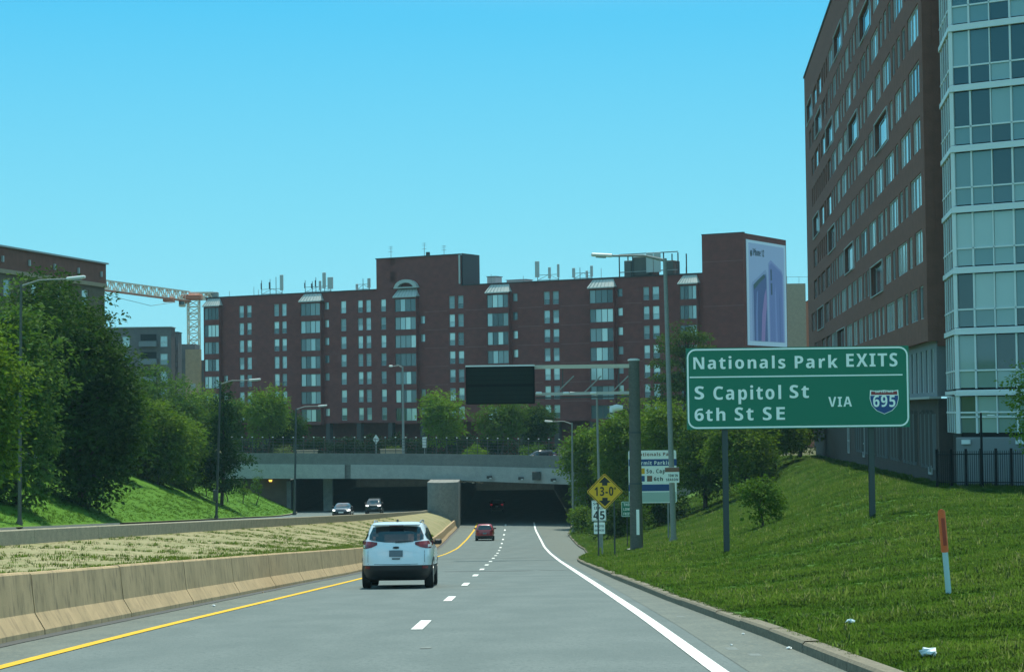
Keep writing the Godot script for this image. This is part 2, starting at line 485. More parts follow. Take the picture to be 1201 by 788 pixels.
func make_ground() -> void:
	bump.seed = 4
	bump.frequency = 0.05
	# our carriageway, with shoulders and paint as sheets above it
	var road := structure("road", strip(func(d): return interp(BARRIER_X, d) - 0.3, func(d): return interp(KERB_X, d) + 0.25, func(_x, d): return road_y(d), 6.0, 335.0, 6), M.asphalt, "worn grey asphalt carriageway running down into the underpass")
	part("left_shoulder", strip(func(d): return interp(BARRIER_X, d) - 0.2, func(d): return interp(YELLOW_X, d) - 0.02, func(_x, d): return road_y(d) + 0.004, 6.0, 225.0, 2), M.shoulder, road)
	part("right_shoulder", strip(func(d): return interp(WHITE_X, d) + 0.3, func(d): return interp(KERB_X, d) + 0.2, func(_x, d): return road_y(d) + 0.004, 6.0, 225.0, 2), M.shoulder, road)
	part("yellow_edge_line", mark(func(d): return smooth_interp(YELLOW_X, d), 6.0, 232.0, 0.17, 0.009), M.yellow_paint, road)
	part("white_edge_line", mark(func(d): return smooth_interp(WHITE_X, d), 6.0, 232.0, 0.17, 0.009), M.white_paint, road)
	for i in range(-1, 17):
		var c := 31.2 + 12.19 * i
		part("lane_dash", mark(func(d): return smooth_interp(DASH_X, d), c - 1.5, c + 1.5, 0.17, 0.009, 1.0), M.white_paint, road)
	# worn-off older dashes, tar seams and the dark strip along the barrier foot
	for w in [[25.0, -1.0, .35], [33.0, 2.72, .4], [24.0, 2.62, .5], [22.8, 2.75, .4]]:
		var wx: float = w[1]
		part("worn_mark", mark(func(d): return wx - 0.08 + (d - 30.0) * .003, w[0] - w[2] * .5, w[0] + w[2] * .5, 0.13, 0.006, 0.5), M.worn_paint, road)
	for s in [[75.5, -2.6, .6, .5], [75.8, .9, 2.3, .3], [116.0, -4.7, 2.3, .35], [160.0, -4.6, 2.4, .3]]:
		var g := Geo.new()
		var x0: float = s[1]
		while x0 < s[2]:
			var x1 := minf(x0 + 0.5, s[2])
			var e := bump.get_noise_2d(x0 * 40.0, s[0]) * .08
			var e1 := bump.get_noise_2d(x1 * 40.0, s[0]) * .08
			g.quad(Vector3(x0, road_y(s[0] + e) + .0065, -s[0] - e), Vector3(x1, road_y(s[0] + e1) + .0065, -s[0] - e1), Vector3(x1, road_y(s[0] + s[3] + e1) + .0065, -s[0] - s[3] - e1), Vector3(x0, road_y(s[0] + s[3] + e) + .0065, -s[0] - s[3] - e), Vector3.UP)
			x0 = x1
		part("tar_seam", g, M.tar if s[3] > .1 else M.worn_paint, road)
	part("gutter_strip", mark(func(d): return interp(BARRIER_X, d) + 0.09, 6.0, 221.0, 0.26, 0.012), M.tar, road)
	# a drain cover in the right shoulder
	var opp := structure("opposing_road", strip(func(d): return interp(LEFT_EDGE, d) - 0.3, func(d): return wall_x(d), func(_x, d): return left_y(d), 10.0, 335.0, 4), M.asphalt, "opposing carriageway beyond the low median wall")
	part("edge_kerb", strip(func(d): return interp(LEFT_EDGE, d) - .1, func(d): return interp(LEFT_EDGE, d) + .2, func(_x, d): return left_y(d) + .12, 10.0, 236.0, 1), M.low_wall, opp)
	structure("median", strip(func(d): return wall_x(d) + 0.05, func(d): return interp(BARRIER_X, d) - 0.25, median_y, 8.0, 222.0, 12), M.straw, "sloping median covered in dry straw and patchy weeds")
	# right lawn: fine near the kerb, then out to the horizon
	var rows := []
	for d in stations(6.0, 236.0):
		var r := PackedVector3Array()
		var k := interp(KERB_X, d) + 0.17
		for j in 40:
			var x := k + pow(j / 39.0, 1.6) * 45.0
			r.append(Vector3(x, right_y(x, d), -d))
		r.append(Vector3(200.0, interp(PLATEAU_R, d), -d)); r.append(Vector3(1500.0, interp(PLATEAU_R, d), -d))
		rows.append(r)
	var g2 := Geo.new(); g2.grid(rows)
	structure("lawn_right", g2, M.grass, "rough green lawn rising from the kerb")
	rows = []
	for d in stations(10.0, 238.0):
		var r := PackedVector3Array()
		var k := interp(LEFT_EDGE, d) - 0.05
		for j in 36:
			var x := k - pow(j / 35.0, 1.5) * 60.0
			r.append(Vector3(x, left_bank_y(x, d), -d))
		r.append(Vector3(-250.0, interp(PLATEAU_L, d), -d)); r.append(Vector3(-1500.0, interp(PLATEAU_L, d), -d))
		rows.append(r)
	var g3 := Geo.new(); g3.grid(rows)
	structure("bank_left", g3, M.bank, "bright green grass bank beside the opposing carriageway")
	var g4 := Geo.new()
	g4.quad(Vector3(-1800, -4.75, -240), Vector3(1800, -4.75, -240), Vector3(1800, -4.75, -3500), Vector3(-1800, -4.75, -3500), Vector3.UP)
	structure("ground", g4, M.soil, "level ground beyond the overpass")

func make_kerb() -> void:
	var k := thing("concrete_kerb", Vector3(3.2, road_y(20), -20), "weathered concrete kerb between the right shoulder and the lawn", "kerb")
	var d := 8.0
	while d < 221.0:
		var g := Geo.new()
		var e := d + 2.98
		var xa := interp(KERB_X, d)
		var xb := interp(KERB_X, e)
		var h := .135 + rng.randf_range(-.012, .012)
		var pr := [Vector2(0, -.1), Vector2(.005, h - .03), Vector2(.03, h), Vector2(.19, h + .004), Vector2(.2, -.1)]
		for i in pr.size():
			var p: Vector2 = pr[i]
			var q: Vector2 = pr[(i + 1) % pr.size()]
			var o := Vector3(-(q.y - p.y), q.x - p.x, 0)
			g.quad(Vector3(xa + p.x, road_y(d) + p.y, -d), Vector3(xb + p.x, road_y(e) + p.y, -e), Vector3(xb + q.x, road_y(e) + q.y, -e), Vector3(xa + q.x, road_y(d) + q.y, -d), o)
		part("kerb_stone", g, M.kerb, k)
		d += 3.0

func profile_segment(g: Geo, pr: Array, xa: float, ya: float, da: float, xb: float, yb: float, db: float) -> void:
	for i in pr.size():
		var p: Vector2 = pr[i]
		var q: Vector2 = pr[(i + 1) % pr.size()]
		var o := Vector3(-(q.y - p.y), q.x - p.x, 0)
		g.quad(Vector3(xa + p.x, ya + p.y, -da), Vector3(xb + p.x, yb + p.y, -db), Vector3(xb + q.x, yb + q.y, -db), Vector3(xa + q.x, ya + q.y, -da), -o)
	for e in [[xa, ya, da, 1.0], [xb, yb, db, -1.0]]:
		var poly := PackedVector2Array(pr)
		var ids := Geometry2D.triangulate_polygon(poly)
		var nn := Vector3(0, 0, e[3])
		for i in range(0, ids.size(), 3):
			g.tri(Vector3(e[0] + poly[ids[i]].x, e[1] + poly[ids[i]].y, -e[2]), Vector3(e[0] + poly[ids[i + 1]].x, e[1] + poly[ids[i + 1]].y, -e[2]), Vector3(e[0] + poly[ids[i + 2]].x, e[1] + poly[ids[i + 2]].y, -e[2]), nn, nn, nn)

func make_barriers() -> void:
	var b := thing("concrete_barrier", Vector3(-6.8, road_y(28), -28), "tan stained concrete safety barrier along the yellow edge line", "barrier")
	var d := 11.5
	while d < 220.0:
		var h := .90 + rng.randf_range(-.008, .008)
		var pr := [Vector2(0, -.05), Vector2(-.01, .08), Vector2(-.15, .32), Vector2(-.21, h - .03), Vector2(-.235, h), Vector2(-.37, h), Vector2(-.395, h - .03), Vector2(-.45, .32), Vector2(-.6, .08), Vector2(-.6, -.05)]
		pr.reverse()
		var g := Geo.new()
		for k in 3:
			var a := d + k * 1.99
			var e := a + 1.99
			if k == 2: e -= .03
			profile_segment(g, pr, interp(BARRIER_X, a) , road_y(a), a, interp(BARRIER_X, e), road_y(e), e)
		part("barrier_segment", g, M.barrier, b)
		d += 6.0
	var w := thing("median_wall", Vector3(wall_x(57), wall_top(57) - .5, -57), "low grey concrete wall along the top of the straw median", "wall")
	d = 20.0
	while d < 218.0:
		var e := d + 7.97
		var g := Geo.new()
		var pr := [Vector2(.14, -.75), Vector2(.14, -.03), Vector2(.11, 0), Vector2(-.11, 0), Vector2(-.14, -.03), Vector2(-.14, -.75)]
		pr.reverse()
		profile_segment(g, pr, wall_x(d), wall_top(d), d, wall_x(e), wall_top(e), e)
		part("wall_panel", g, M.low_wall, w)
		d += 8.0

# ---------- grass ----------
func tuft(blades: int, h: float, spread: float, sd: int, fat := 1.0) -> ArrayMesh:
	var r := RandomNumberGenerator.new()
	r.seed = sd
	var g := Geo.new()
	for i in blades:
		var a := r.randf() * TAU
		var o := Vector3(cos(a), 0, sin(a)) * r.randf() * spread
		var lean := Vector3(cos(a + r.randf_range(-1, 1)), 0, sin(a + r.randf_range(-1, 1))) * r.randf_range(.1, .6) * h
		var hh := h * r.randf_range(.55, 1.1)
		var side := Vector3(-sin(a), 0, cos(a)) * r.randf_range(.005, .010) * fat
		var mid := o + lean * .35 + Vector3(0, hh * .6, 0)
		var tip := o + lean + Vector3(0, hh, 0)
		var col := Color(1, 1, 1) * r.randf_range(.8, 1.2)
		var n0 := g.v.size()
		g.face(o - side, o + side, mid + side * .8)
		g.face(o - side, mid + side * .8, mid - side * .8)
		g.face(mid - side * .8, mid + side * .8, tip)
		for k in g.v.size() - n0:
			g.c.append(col)
			g.n[n0 + k] = (g.n[n0 + k] * (.45 if g.n[n0 + k].y > 0.0 else -.45) + Vector3.UP).normalized()
	return g.mesh()
func scatter(called: String, m: Mesh, pts: Array, cols: PackedColorArray, label: String, cat: String) -> void:
	var mm := MultiMesh.new()
	mm.transform_format = MultiMesh.TRANSFORM_3D
	mm.use_colors = true
	mm.mesh = m
	mm.instance_count = pts.size()
	for i in pts.size():
		mm.set_instance_transform(i, pts[i])
		mm.set_instance_color(i, cols[i])
	var o := MultiMeshInstance3D.new()
	o.name = numbered(called)
	o.multimesh = mm
	o.material_override = M.grass_blade
	tag(o, label, cat, "", "stuff")
	add_child(o)
func make_grass() -> void:
	var patch := FastNoiseLite.new()
	patch.seed = 9; patch.frequency = 0.06
	for kind in 3:
		var pts := []
		var cols := PackedColorArray()
		var n: int = [70000, 42000, 5000][kind]
		for i in n:
			var d := 17.0 + pow(rng.randf(), 1.5) * 195.0
			var x0 := interp(KERB_X, d) + .12
			var x1 := minf(.262 * d + 1.0, x0 + 26.0)
			if x1 < x0: continue
			var x := lerpf(x0, x1, rng.randf())
			var pn := patch.get_noise_2d(x * 3.0, d * 3.0) + patch.get_noise_2d(x * 11.0 + 70.0, d * 11.0) * .5
			if kind == 2 and pn < .12: continue
			if kind == 1 and pn < -.2: continue
			var s := rng.randf_range(.75, 1.2) * (1.0 + pn * .4) * clampf(.75 + d * .008, .8, 2.2)
			if x - x0 < .25: s *= .6
			var bs := Basis(Vector3.UP, rng.randf() * TAU).scaled(Vector3(s, s * .9, s))
			pts.append(Transform3D(bs, Vector3(x, right_y(x, d) - .01, -d)))
			var c: Color
			if kind == 0: c = Color(.086, .185, .036).lerp(Color(.135, .240, .052), clampf(pn + .5, 0, 1))
			elif kind == 1: c = Color(.095, .195, .038).lerp(Color(.185, .285, .070), clampf(rng.randf() * .6 + pn * .8 + .1, 0, 1))
			else: c = Color(.22, .29, .11).lerp(Color(.32, .36, .18), rng.randf())
			cols.append(c)
		scatter(["grass_blades", "bright_grass_blades", "pale_grass_stalks"][kind], tuft([14, 12, 4][kind], [.075, .10, .16][kind], [.13, .12, .05][kind], 3 + kind), pts, cols, ["dense green grass blades of the right lawn", "brighter longer grass blades among the lawn", "pale seeding grass stalks in the lawn"][kind], "grass")
	# broad-leaved weeds and clover in loose drifts
	var wp := []
	var wc := PackedColorArray()
	for i in 9000:
		var d := 18.0 + pow(rng.randf(), 1.3) * 75.0
		var x0 := interp(KERB_X, d) + .2
		var x1 := minf(.262 * d + 1.0, x0 + 20.0)
		if x1 < x0: continue
		var x := lerpf(x0, x1, rng.randf())
		if patch.get_noise_2d(x * 5.0 + 300.0, d * 5.0) < .02: continue
		var s := rng.randf_range(.35, .8) * clampf(.7 + d * .008, .8, 1.4)
		wp.append(Transform3D(Basis(Vector3.UP, rng.randf() * TAU).scaled(Vector3(s, s, s)), Vector3(x, right_y(x, d), -d)))
		wc.append(Color(.13, .24, .06).lerp(Color(.26, .36, .15), rng.randf()))
	scatter("lawn_weeds", tuft(7, .11, .07, 77, 2.6), wp, wc, "pale broad-leaved weeds scattered through the right lawn", "weeds")
	for kind in 2:
		var pts := []
		var cols := PackedColorArray()
		for i in [16000, 5000][kind]:
			var d := 24.0 + pow(rng.randf(), 1.2) * 150.0
			var xa := interp(BARRIER_X, d) - .62
			var xb := wall_x(d) + .2
			var t := rng.randf()
			var pn := patch.get_noise_2d(d * 1.2, t * 9.0)
			if kind == 0:
				t = pow(t, 2.2)
				if t > .22 and sin(d * .75 + t * 5.0 + pn * 3.0) < .35: continue
			var x := lerpf(xa, xb, t)
			var s := rng.randf_range(.7, 1.5) * (1.0 if kind == 0 else .8)
			pts.append(Transform3D(Basis(Vector3.UP, rng.randf() * TAU).scaled(Vector3(s, s, s)), Vector3(x, median_y(x, d) - .01, -d)))
			cols.append(Color(.10, .18, .035).lerp(Color(.16, .22, .055), rng.randf()) if kind == 0 else Color(.34, .29, .165).lerp(Color(.24, .21, .11), rng.randf()))
		scatter(["median_weeds", "dry_straw"][kind], tuft([9, 6][kind], [.075, .035][kind], .16, 13 + kind), pts, cols, ["green weeds growing on the straw median", "loose dry straw stalks on the median slope"][kind], "weeds")
	var pts := []
	var cols := PackedColorArray()
	for i in 14000:
		var d := 105.0 + rng.randf() * 130.0
		var x := interp(LEFT_EDGE, d) - .2 - rng.randf() * 16.0
		var s := rng.randf_range(1.0, 1.7)
		pts.append(Transform3D(Basis(Vector3.UP, rng.randf() * TAU).scaled(Vector3(s, s * .6, s)), Vector3(x, left_bank_y(x, d) - .01, -d)))
		cols.append(Color(.068, .170, .015).lerp(Color(.095, .195, .020), rng.randf()))
	scatter("bank_grass", tuft(10, .15, .12, 33), pts, cols, "bright green grass blades on the left bank", "grass")

# ---------- overpass and tunnel ----------
func make_overpass() -> void:
	var o := thing("road_overpass", Vector3(0, -11, -226), "grey concrete overpass carrying a railed street above the two underpass mouths", "overpass")
	# front line of the deck: pixel column, distance, parapet top, girder top, girder bottom
	var L := [[150, 239.0, 530.5, 543.6, 561.0], [250, 237.0, 531.2, 544.0, 561.2], [346, 235.4, 531.6, 544.4, 561.4], [404, 234.0, 531.8, 544.8, 561.4], [411, 233.8, 531.8, 544.8, 561.4], [480, 232.0, 532.0, 545.4, 561.5], [565, 229.0, 533.0, 547.0, 564.5], [640, 225.4, 534.5, 549.0, 567.3], [690, 222.4, 536.0, 550.4, 569.0], [790, 216.0, 539.0, 553.5, 572.0]]
	for i in L.size() - 1:
		var a: Array = L[i]
		var b: Array = L[i + 1]
		var back := Vector3(0, 0, -1)
		var pa := at(a[0], a[2], a[1]); var pb := at(b[0], b[2], b[1])
		var qa := at(a[0], a[3], a[1]); var qb := at(b[0], b[3], b[1])
		var ra := at(a[0], a[4], a[1]); var rb := at(b[0], b[4], b[1])
		# parapet: a wall 0.3 m thick set 0.12 m behind the girder face
		var g := Geo.new()
		var s := back * .12
		var t := back * .42
		g.quad(pa + s, pb + s, qb + s - Vector3(0, .1, 0), qa + s - Vector3(0, .1, 0), -back)
		g.quad(pa + s, pb + s, pb + t, pa + t, Vector3.UP)
		g.quad(pa + t, pb + t, qb + t, qa + t, back)
		part("parapet", g, M.parapet, o)
		if i == 3:
			s = back * .25
			var gs := Geo.new()
			gs.quad(qa + s, qb + s, rb + s, ra + s, -back)
			part("girder_joint", gs, M.parapet, o)
			continue
		g = Geo.new()
		g.quad(qa, qb, rb, ra, -back)
		g.quad(qa, qb, qb + back * .5, qa + back * .5, Vector3.UP)
		g.quad(ra, rb, rb + back * .8, ra + back * .8, Vector3.DOWN)
		for e in [[qa, ra, -1.0], [qb, rb, 1.0]]:
			g.quad(e[0], e[0] + back * .6, e[1] + back * .6, e[1], Vector3(e[2], 0, 0))
		part("girder_panel", g, M.concrete, o)
	# deck slab and tunnel roof behind the girders
	var g := Geo.new()
	var top := []
	var bot := []
	for a in L:
		var q := at(a[0], a[3], a[1]); var r := at(a[0], a[4], a[1])
		top.append(PackedVector3Array([q + Vector3(0, -.05, -.3), Vector3(q.x, -4.3, -252)]))
		bot.append(PackedVector3Array([r + Vector3(0, .05, -.3), Vector3(r.x, -6.3, -345)]))
	g.grid(top)
	part("deck", g, M.asphalt, o)
	g = Geo.new()
	g.surf(bot, Vector3.DOWN)
	part("tunnel_roof", g, M.parapet, o)
	# tunnel walls and far end
	g = Geo.new()
	for w in [[-25.75, 237.0], [-9.0, 221.0], [-6.2, 221.0], [6.6, 223.0]]:
		var z0: float = -w[1]
		g.box(Vector3(w[0] + (-.3 if w[0] < -20.0 or w[0] == -6.2 else .3), -9.6, (z0 - 345.0) * .5), Vector3(.5, 7.0, absf(-345.0 - z0)))
	g.box(Vector3(-9, -9.2, -345.3), Vector3(40, 7, .5))
	part("tunnel_wall", g, M.parapet, o)
	# abutment faces beside the mouths
	g = Geo.new()
	g.box(Vector3(-35.9, -8.2, -238.2), Vector3(19.8, 7.2, .6))
	part("abutment", g, M.olive_brick, o)
	g = Geo.new()
	g.box(Vector3(21.6, -8.4, -224.0), Vector3(29.4, 7.6, .6))
	part("abutment", g, M.concrete, o)
	# rounded nose of the wall between the mouths
	g = Geo.new()
	var poly := PackedVector2Array()
	for k in 17:
		var a := PI * k / 16.0
		poly.append(Vector2(-7.66 + cos(a) * 1.68, 2.1 * sin(a)))
	poly.append(Vector2(-9.34, -12)); poly.append(Vector2(-5.98, -12))
	g.prism(poly, Transform3D(Basis(Vector3.RIGHT, Vector3.BACK, Vector3.DOWN), Vector3(0, -5.88, -221.0)), 6.0)
	part("pier", g, M.pier, o)
	# columns inside the far mouth
	for x in [385.0]:
		g = Geo.new()
		var p := at(x, 600, 240)
		g.box(Vector3(p.x, -8.0, -240), Vector3(1.1, 4.6, 1.1), Basis.IDENTITY, .06)
		part("column", g, M.concrete, o)
	# light fittings, junction box and sagging fringe on the girder
	for f in [[574, 560.5, 228.3], [611, 562.0, 226.4], [649, 563.8, 224.5]]:
		g = Geo.new()
		var p := at(f[0], f[1], f[2])
		g.box(p + Vector3(0, .1, .12), Vector3(.62, .26, .34), Basis(Vector3.RIGHT, .3), .04)
		var fx := part("light_fitting", g, M.dark_steel, o)
		g = Geo.new()
		g.box(p + Vector3(.12, -.02, .32), Vector3(.26, .12, .05))
		part("lens", g, M.lamp_head, fx)
	g = Geo.new()
	g.box(at(629, 558, 225.7) + Vector3(0, 0, .2), Vector3(.92, .92, .4), Basis.IDENTITY, .03)
	part("junction_box", g, M.dark_steel, o)
	for k in 9:
		g = Geo.new()
		var p := at(538 + k * 3.4, 562.6 + k * .14, 230.2 - k * .12)
		g.box(p + Vector3(0, -.1 - .07 * (k % 3), .1), Vector3(.30, .16 + .05 * (k % 2), .03), Basis(Vector3.BACK, .2 * ((k % 3) - 1)))
		part("frayed_strip", g, M.beige, o)
	# amber lamp at the abutment
	var al := thing("amber_lamp", at(317, 563, 237.2), "small amber lamp glowing on the abutment wall", "lamp")
	g = Geo.new()
	g.box(al.position + Vector3(0, .1, .1), Vector3(.5, .12, .3), Basis.IDENTITY, .02)
	part("hood", g, M.dark_steel, al)
	g = Geo.new()
	g.tube([al.position + Vector3(0, -.18, .12), al.position + Vector3(0, .04, .12)], [.16, .2], 10)
	var em := flat(.8, .45, .05, .4)
	em.emission_enabled = true; em.emission = lin(1.0, .55, .08); em.emission_energy_multiplier = 1.6
	part("lens", g, em, al)
	# railing along the deck edge
	var rl := thing("deck_railing", at(440, 531, 231), "dark metal railing with pale post caps on the overpass parapet", "railing")
	var prev = null
	for k in 36:
		var x := 272.0 + k * 12.0
		var d := 0.0
		for i in L.size() - 1:
			if x >= L[i][0] and x <= L[i + 1][0]:
				var f: float = (x - L[i][0]) / (L[i + 1][0] - L[i][0])
				d = lerpf(L[i][1], L[i + 1][1], f)
				var y := lerpf(L[i][2], L[i + 1][2], f)
				var p := at(x, y, d + .25)
				g = Geo.new()
				g.tube([p - Vector3(0, .05, 0), p + Vector3(0, 1.55, 0), p + Vector3(0, 1.75, .06), p + Vector3(0, 1.82, .22)], [.035, .035, .032, .03], 6)
				var po := part("post", g, M.dark_steel, rl)
				g = Geo.new()
				g.box(p + Vector3(0, 1.84, .26), Vector3(.16, .09, .2), Basis.IDENTITY, .02)
				part("cap", g, M.lamp_head, po)
				if prev != null:
					for h in [.25, .6, .95, 1.3, 1.62]:
						g = Geo.new()
						g.bar(prev + Vector3(0, h, 0), p + Vector3(0, h, 0), .03, .04 if h < 1.5 else .06)
						part("rail", g, M.dark_steel, rl)
				prev = p

# ---------- facades ----------
func wall_row(g: Geo, u0: float, u1: float, v0: float, v1: float, holes: Array, deep: float, z := 0.0) -> void:
	var out := Vector3(0, 0, 1)
	var u := u0
	var P := func(a: float, b: float, c: float) -> Vector3: return Vector3(a, b, z + c)
	for h in holes:
		if h[0] > u: g.quad(P.call(u, v0, 0.0), P.call(h[0], v0, 0.0), P.call(h[0], v1, 0.0), P.call(u, v1, 0.0), out)
		if h[2] > v0: g.quad(P.call(h[0], v0, 0.0), P.call(h[1], v0, 0.0), P.call(h[1], h[2], 0.0), P.call(h[0], h[2], 0.0), out)
		if h[3] < v1: g.quad(P.call(h[0], h[3], 0.0), P.call(h[1], h[3], 0.0), P.call(h[1], v1, 0.0), P.call(h[0], v1, 0.0), out)
		g.quad(P.call(h[0], h[2], 0.0), P.call(h[0], h[3], 0.0), P.call(h[0], h[3], -deep), P.call(h[0], h[2], -deep), Vector3(1, 0, 0))
		g.quad(P.call(h[1], h[2], 0.0), P.call(h[1], h[3], 0.0), P.call(h[1], h[3], -deep), P.call(h[1], h[2], -deep), Vector3(-1, 0, 0))
		g.quad(P.call(h[0], h[2], 0.0), P.call(h[1], h[2], 0.0), P.call(h[1], h[2], -deep), P.call(h[0], h[2], -deep), Vector3(0, 1, 0))
		g.quad(P.call(h[0], h[3], 0.0), P.call(h[1], h[3], 0.0), P.call(h[1], h[3], -deep), P.call(h[0], h[3], -deep), Vector3(0, -1, 0))
		u = h[1]
	if u < u1: g.quad(P.call(u, v0, 0.0), P.call(u1, v0, 0.0), P.call(u1, v1, 0.0), P.call(u, v1, 0.0), out)
func frame_mesh(w: float, h: float, rail: float, bar := .06, cols := 1, deep := .08) -> ArrayMesh:
	# a window frame with its lower left corner at the origin; rail is the height of the meeting rail, 0 for none
	var g := Geo.new()
	g.box(Vector3(bar * .5, h * .5, 0), Vector3(bar, h, deep))
	g.box(Vector3(w - bar * .5, h * .5, 0), Vector3(bar, h, deep))
	g.box(Vector3(w * .5, bar * .5, 0), Vector3(w - 2 * bar, bar, deep))
	g.box(Vector3(w * .5, h - bar * .5, 0), Vector3(w - 2 * bar, bar, deep))
	if rail > 0.0: g.box(Vector3(w * .5, rail, 0), Vector3(w - 2 * bar, bar, deep * .9))
	for k in range(1, cols): g.box(Vector3(w * k / cols, h * .5, 0), Vector3(bar, h - 2 * bar, deep * .95))
	return g.mesh()
func box_mesh(s: Vector3, bev := 0.0) -> ArrayMesh:
	var g := Geo.new()
	g.box(Vector3.ZERO, s, Basis.IDENTITY, bev)
	return g.mesh()
var mesh_cache := {}
func cached_box(s: Vector3) -> ArrayMesh:
	var k := "%.2f_%.2f_%.2f" % [s.x, s.y, s.z]
	if not mesh_cache.has(k): mesh_cache[k] = box_mesh(s)
	return mesh_cache[k]
func cached_frame(w: float, h: float, rail: float, cols := 1, bar := .06) -> ArrayMesh:
	var k := "f%.2f_%.2f_%.2f_%d_%.2f" % [w, h, rail, cols, bar]
	if not mesh_cache.has(k): mesh_cache[k] = frame_mesh(w, h, rail, bar, cols)
	return mesh_cache[k]
# one window in a hole: frame with an upper and a lower pane
func sash_window(b: Node3D, h: Array, z: float, rail: float, frame: Material, top: Material, low: Material) -> void:
	var w: float = h[1] - h[0]
	var t: float = h[3] - h[2]
	var f := piece("window", cached_frame(w, t, rail), frame, b, T(Vector3(h[0], h[2], z)))
	if rail > 0.0:
		piece("pane", cached_box(Vector3(w - .1, t - rail - .06, .02)), top, f, T(Vector3(w * .5, (t + rail) * .5, -.015)))
		piece("pane", cached_box(Vector3(w - .1, rail - .06, .02)), low, f, T(Vector3(w * .5, rail * .5, -.03)))
	else:
		piece("pane", cached_box(Vector3(w - .1, t - .1, .02)), top, f, T(Vector3(w * .5, t * .5, -.02)))
func strip_window(b: Node3D, h: Array, z: float, cols: int, frame: Material, mats: Array) -> void:
	var w: float = h[1] - h[0]
	var t: float = h[3] - h[2]
	var f := piece("window", cached_frame(w, t, 0.0, cols), frame, b, T(Vector3(h[0], h[2], z)))
	for k in cols:
		piece("pane", cached_box(Vector3(w / cols - .06, t - .1, .02)), mats[k % mats.size()], f, T(Vector3(w * (k + .5) / cols, t * .5, -.02 - .004 * (k % 2))))
func pick(w: Array):
	var r := rng.randf()
	var s := 0.0
	for i in w.size():
		s += w[i]
		if r < s: return M.pane[i]
	return M.pane[w.size() - 1]

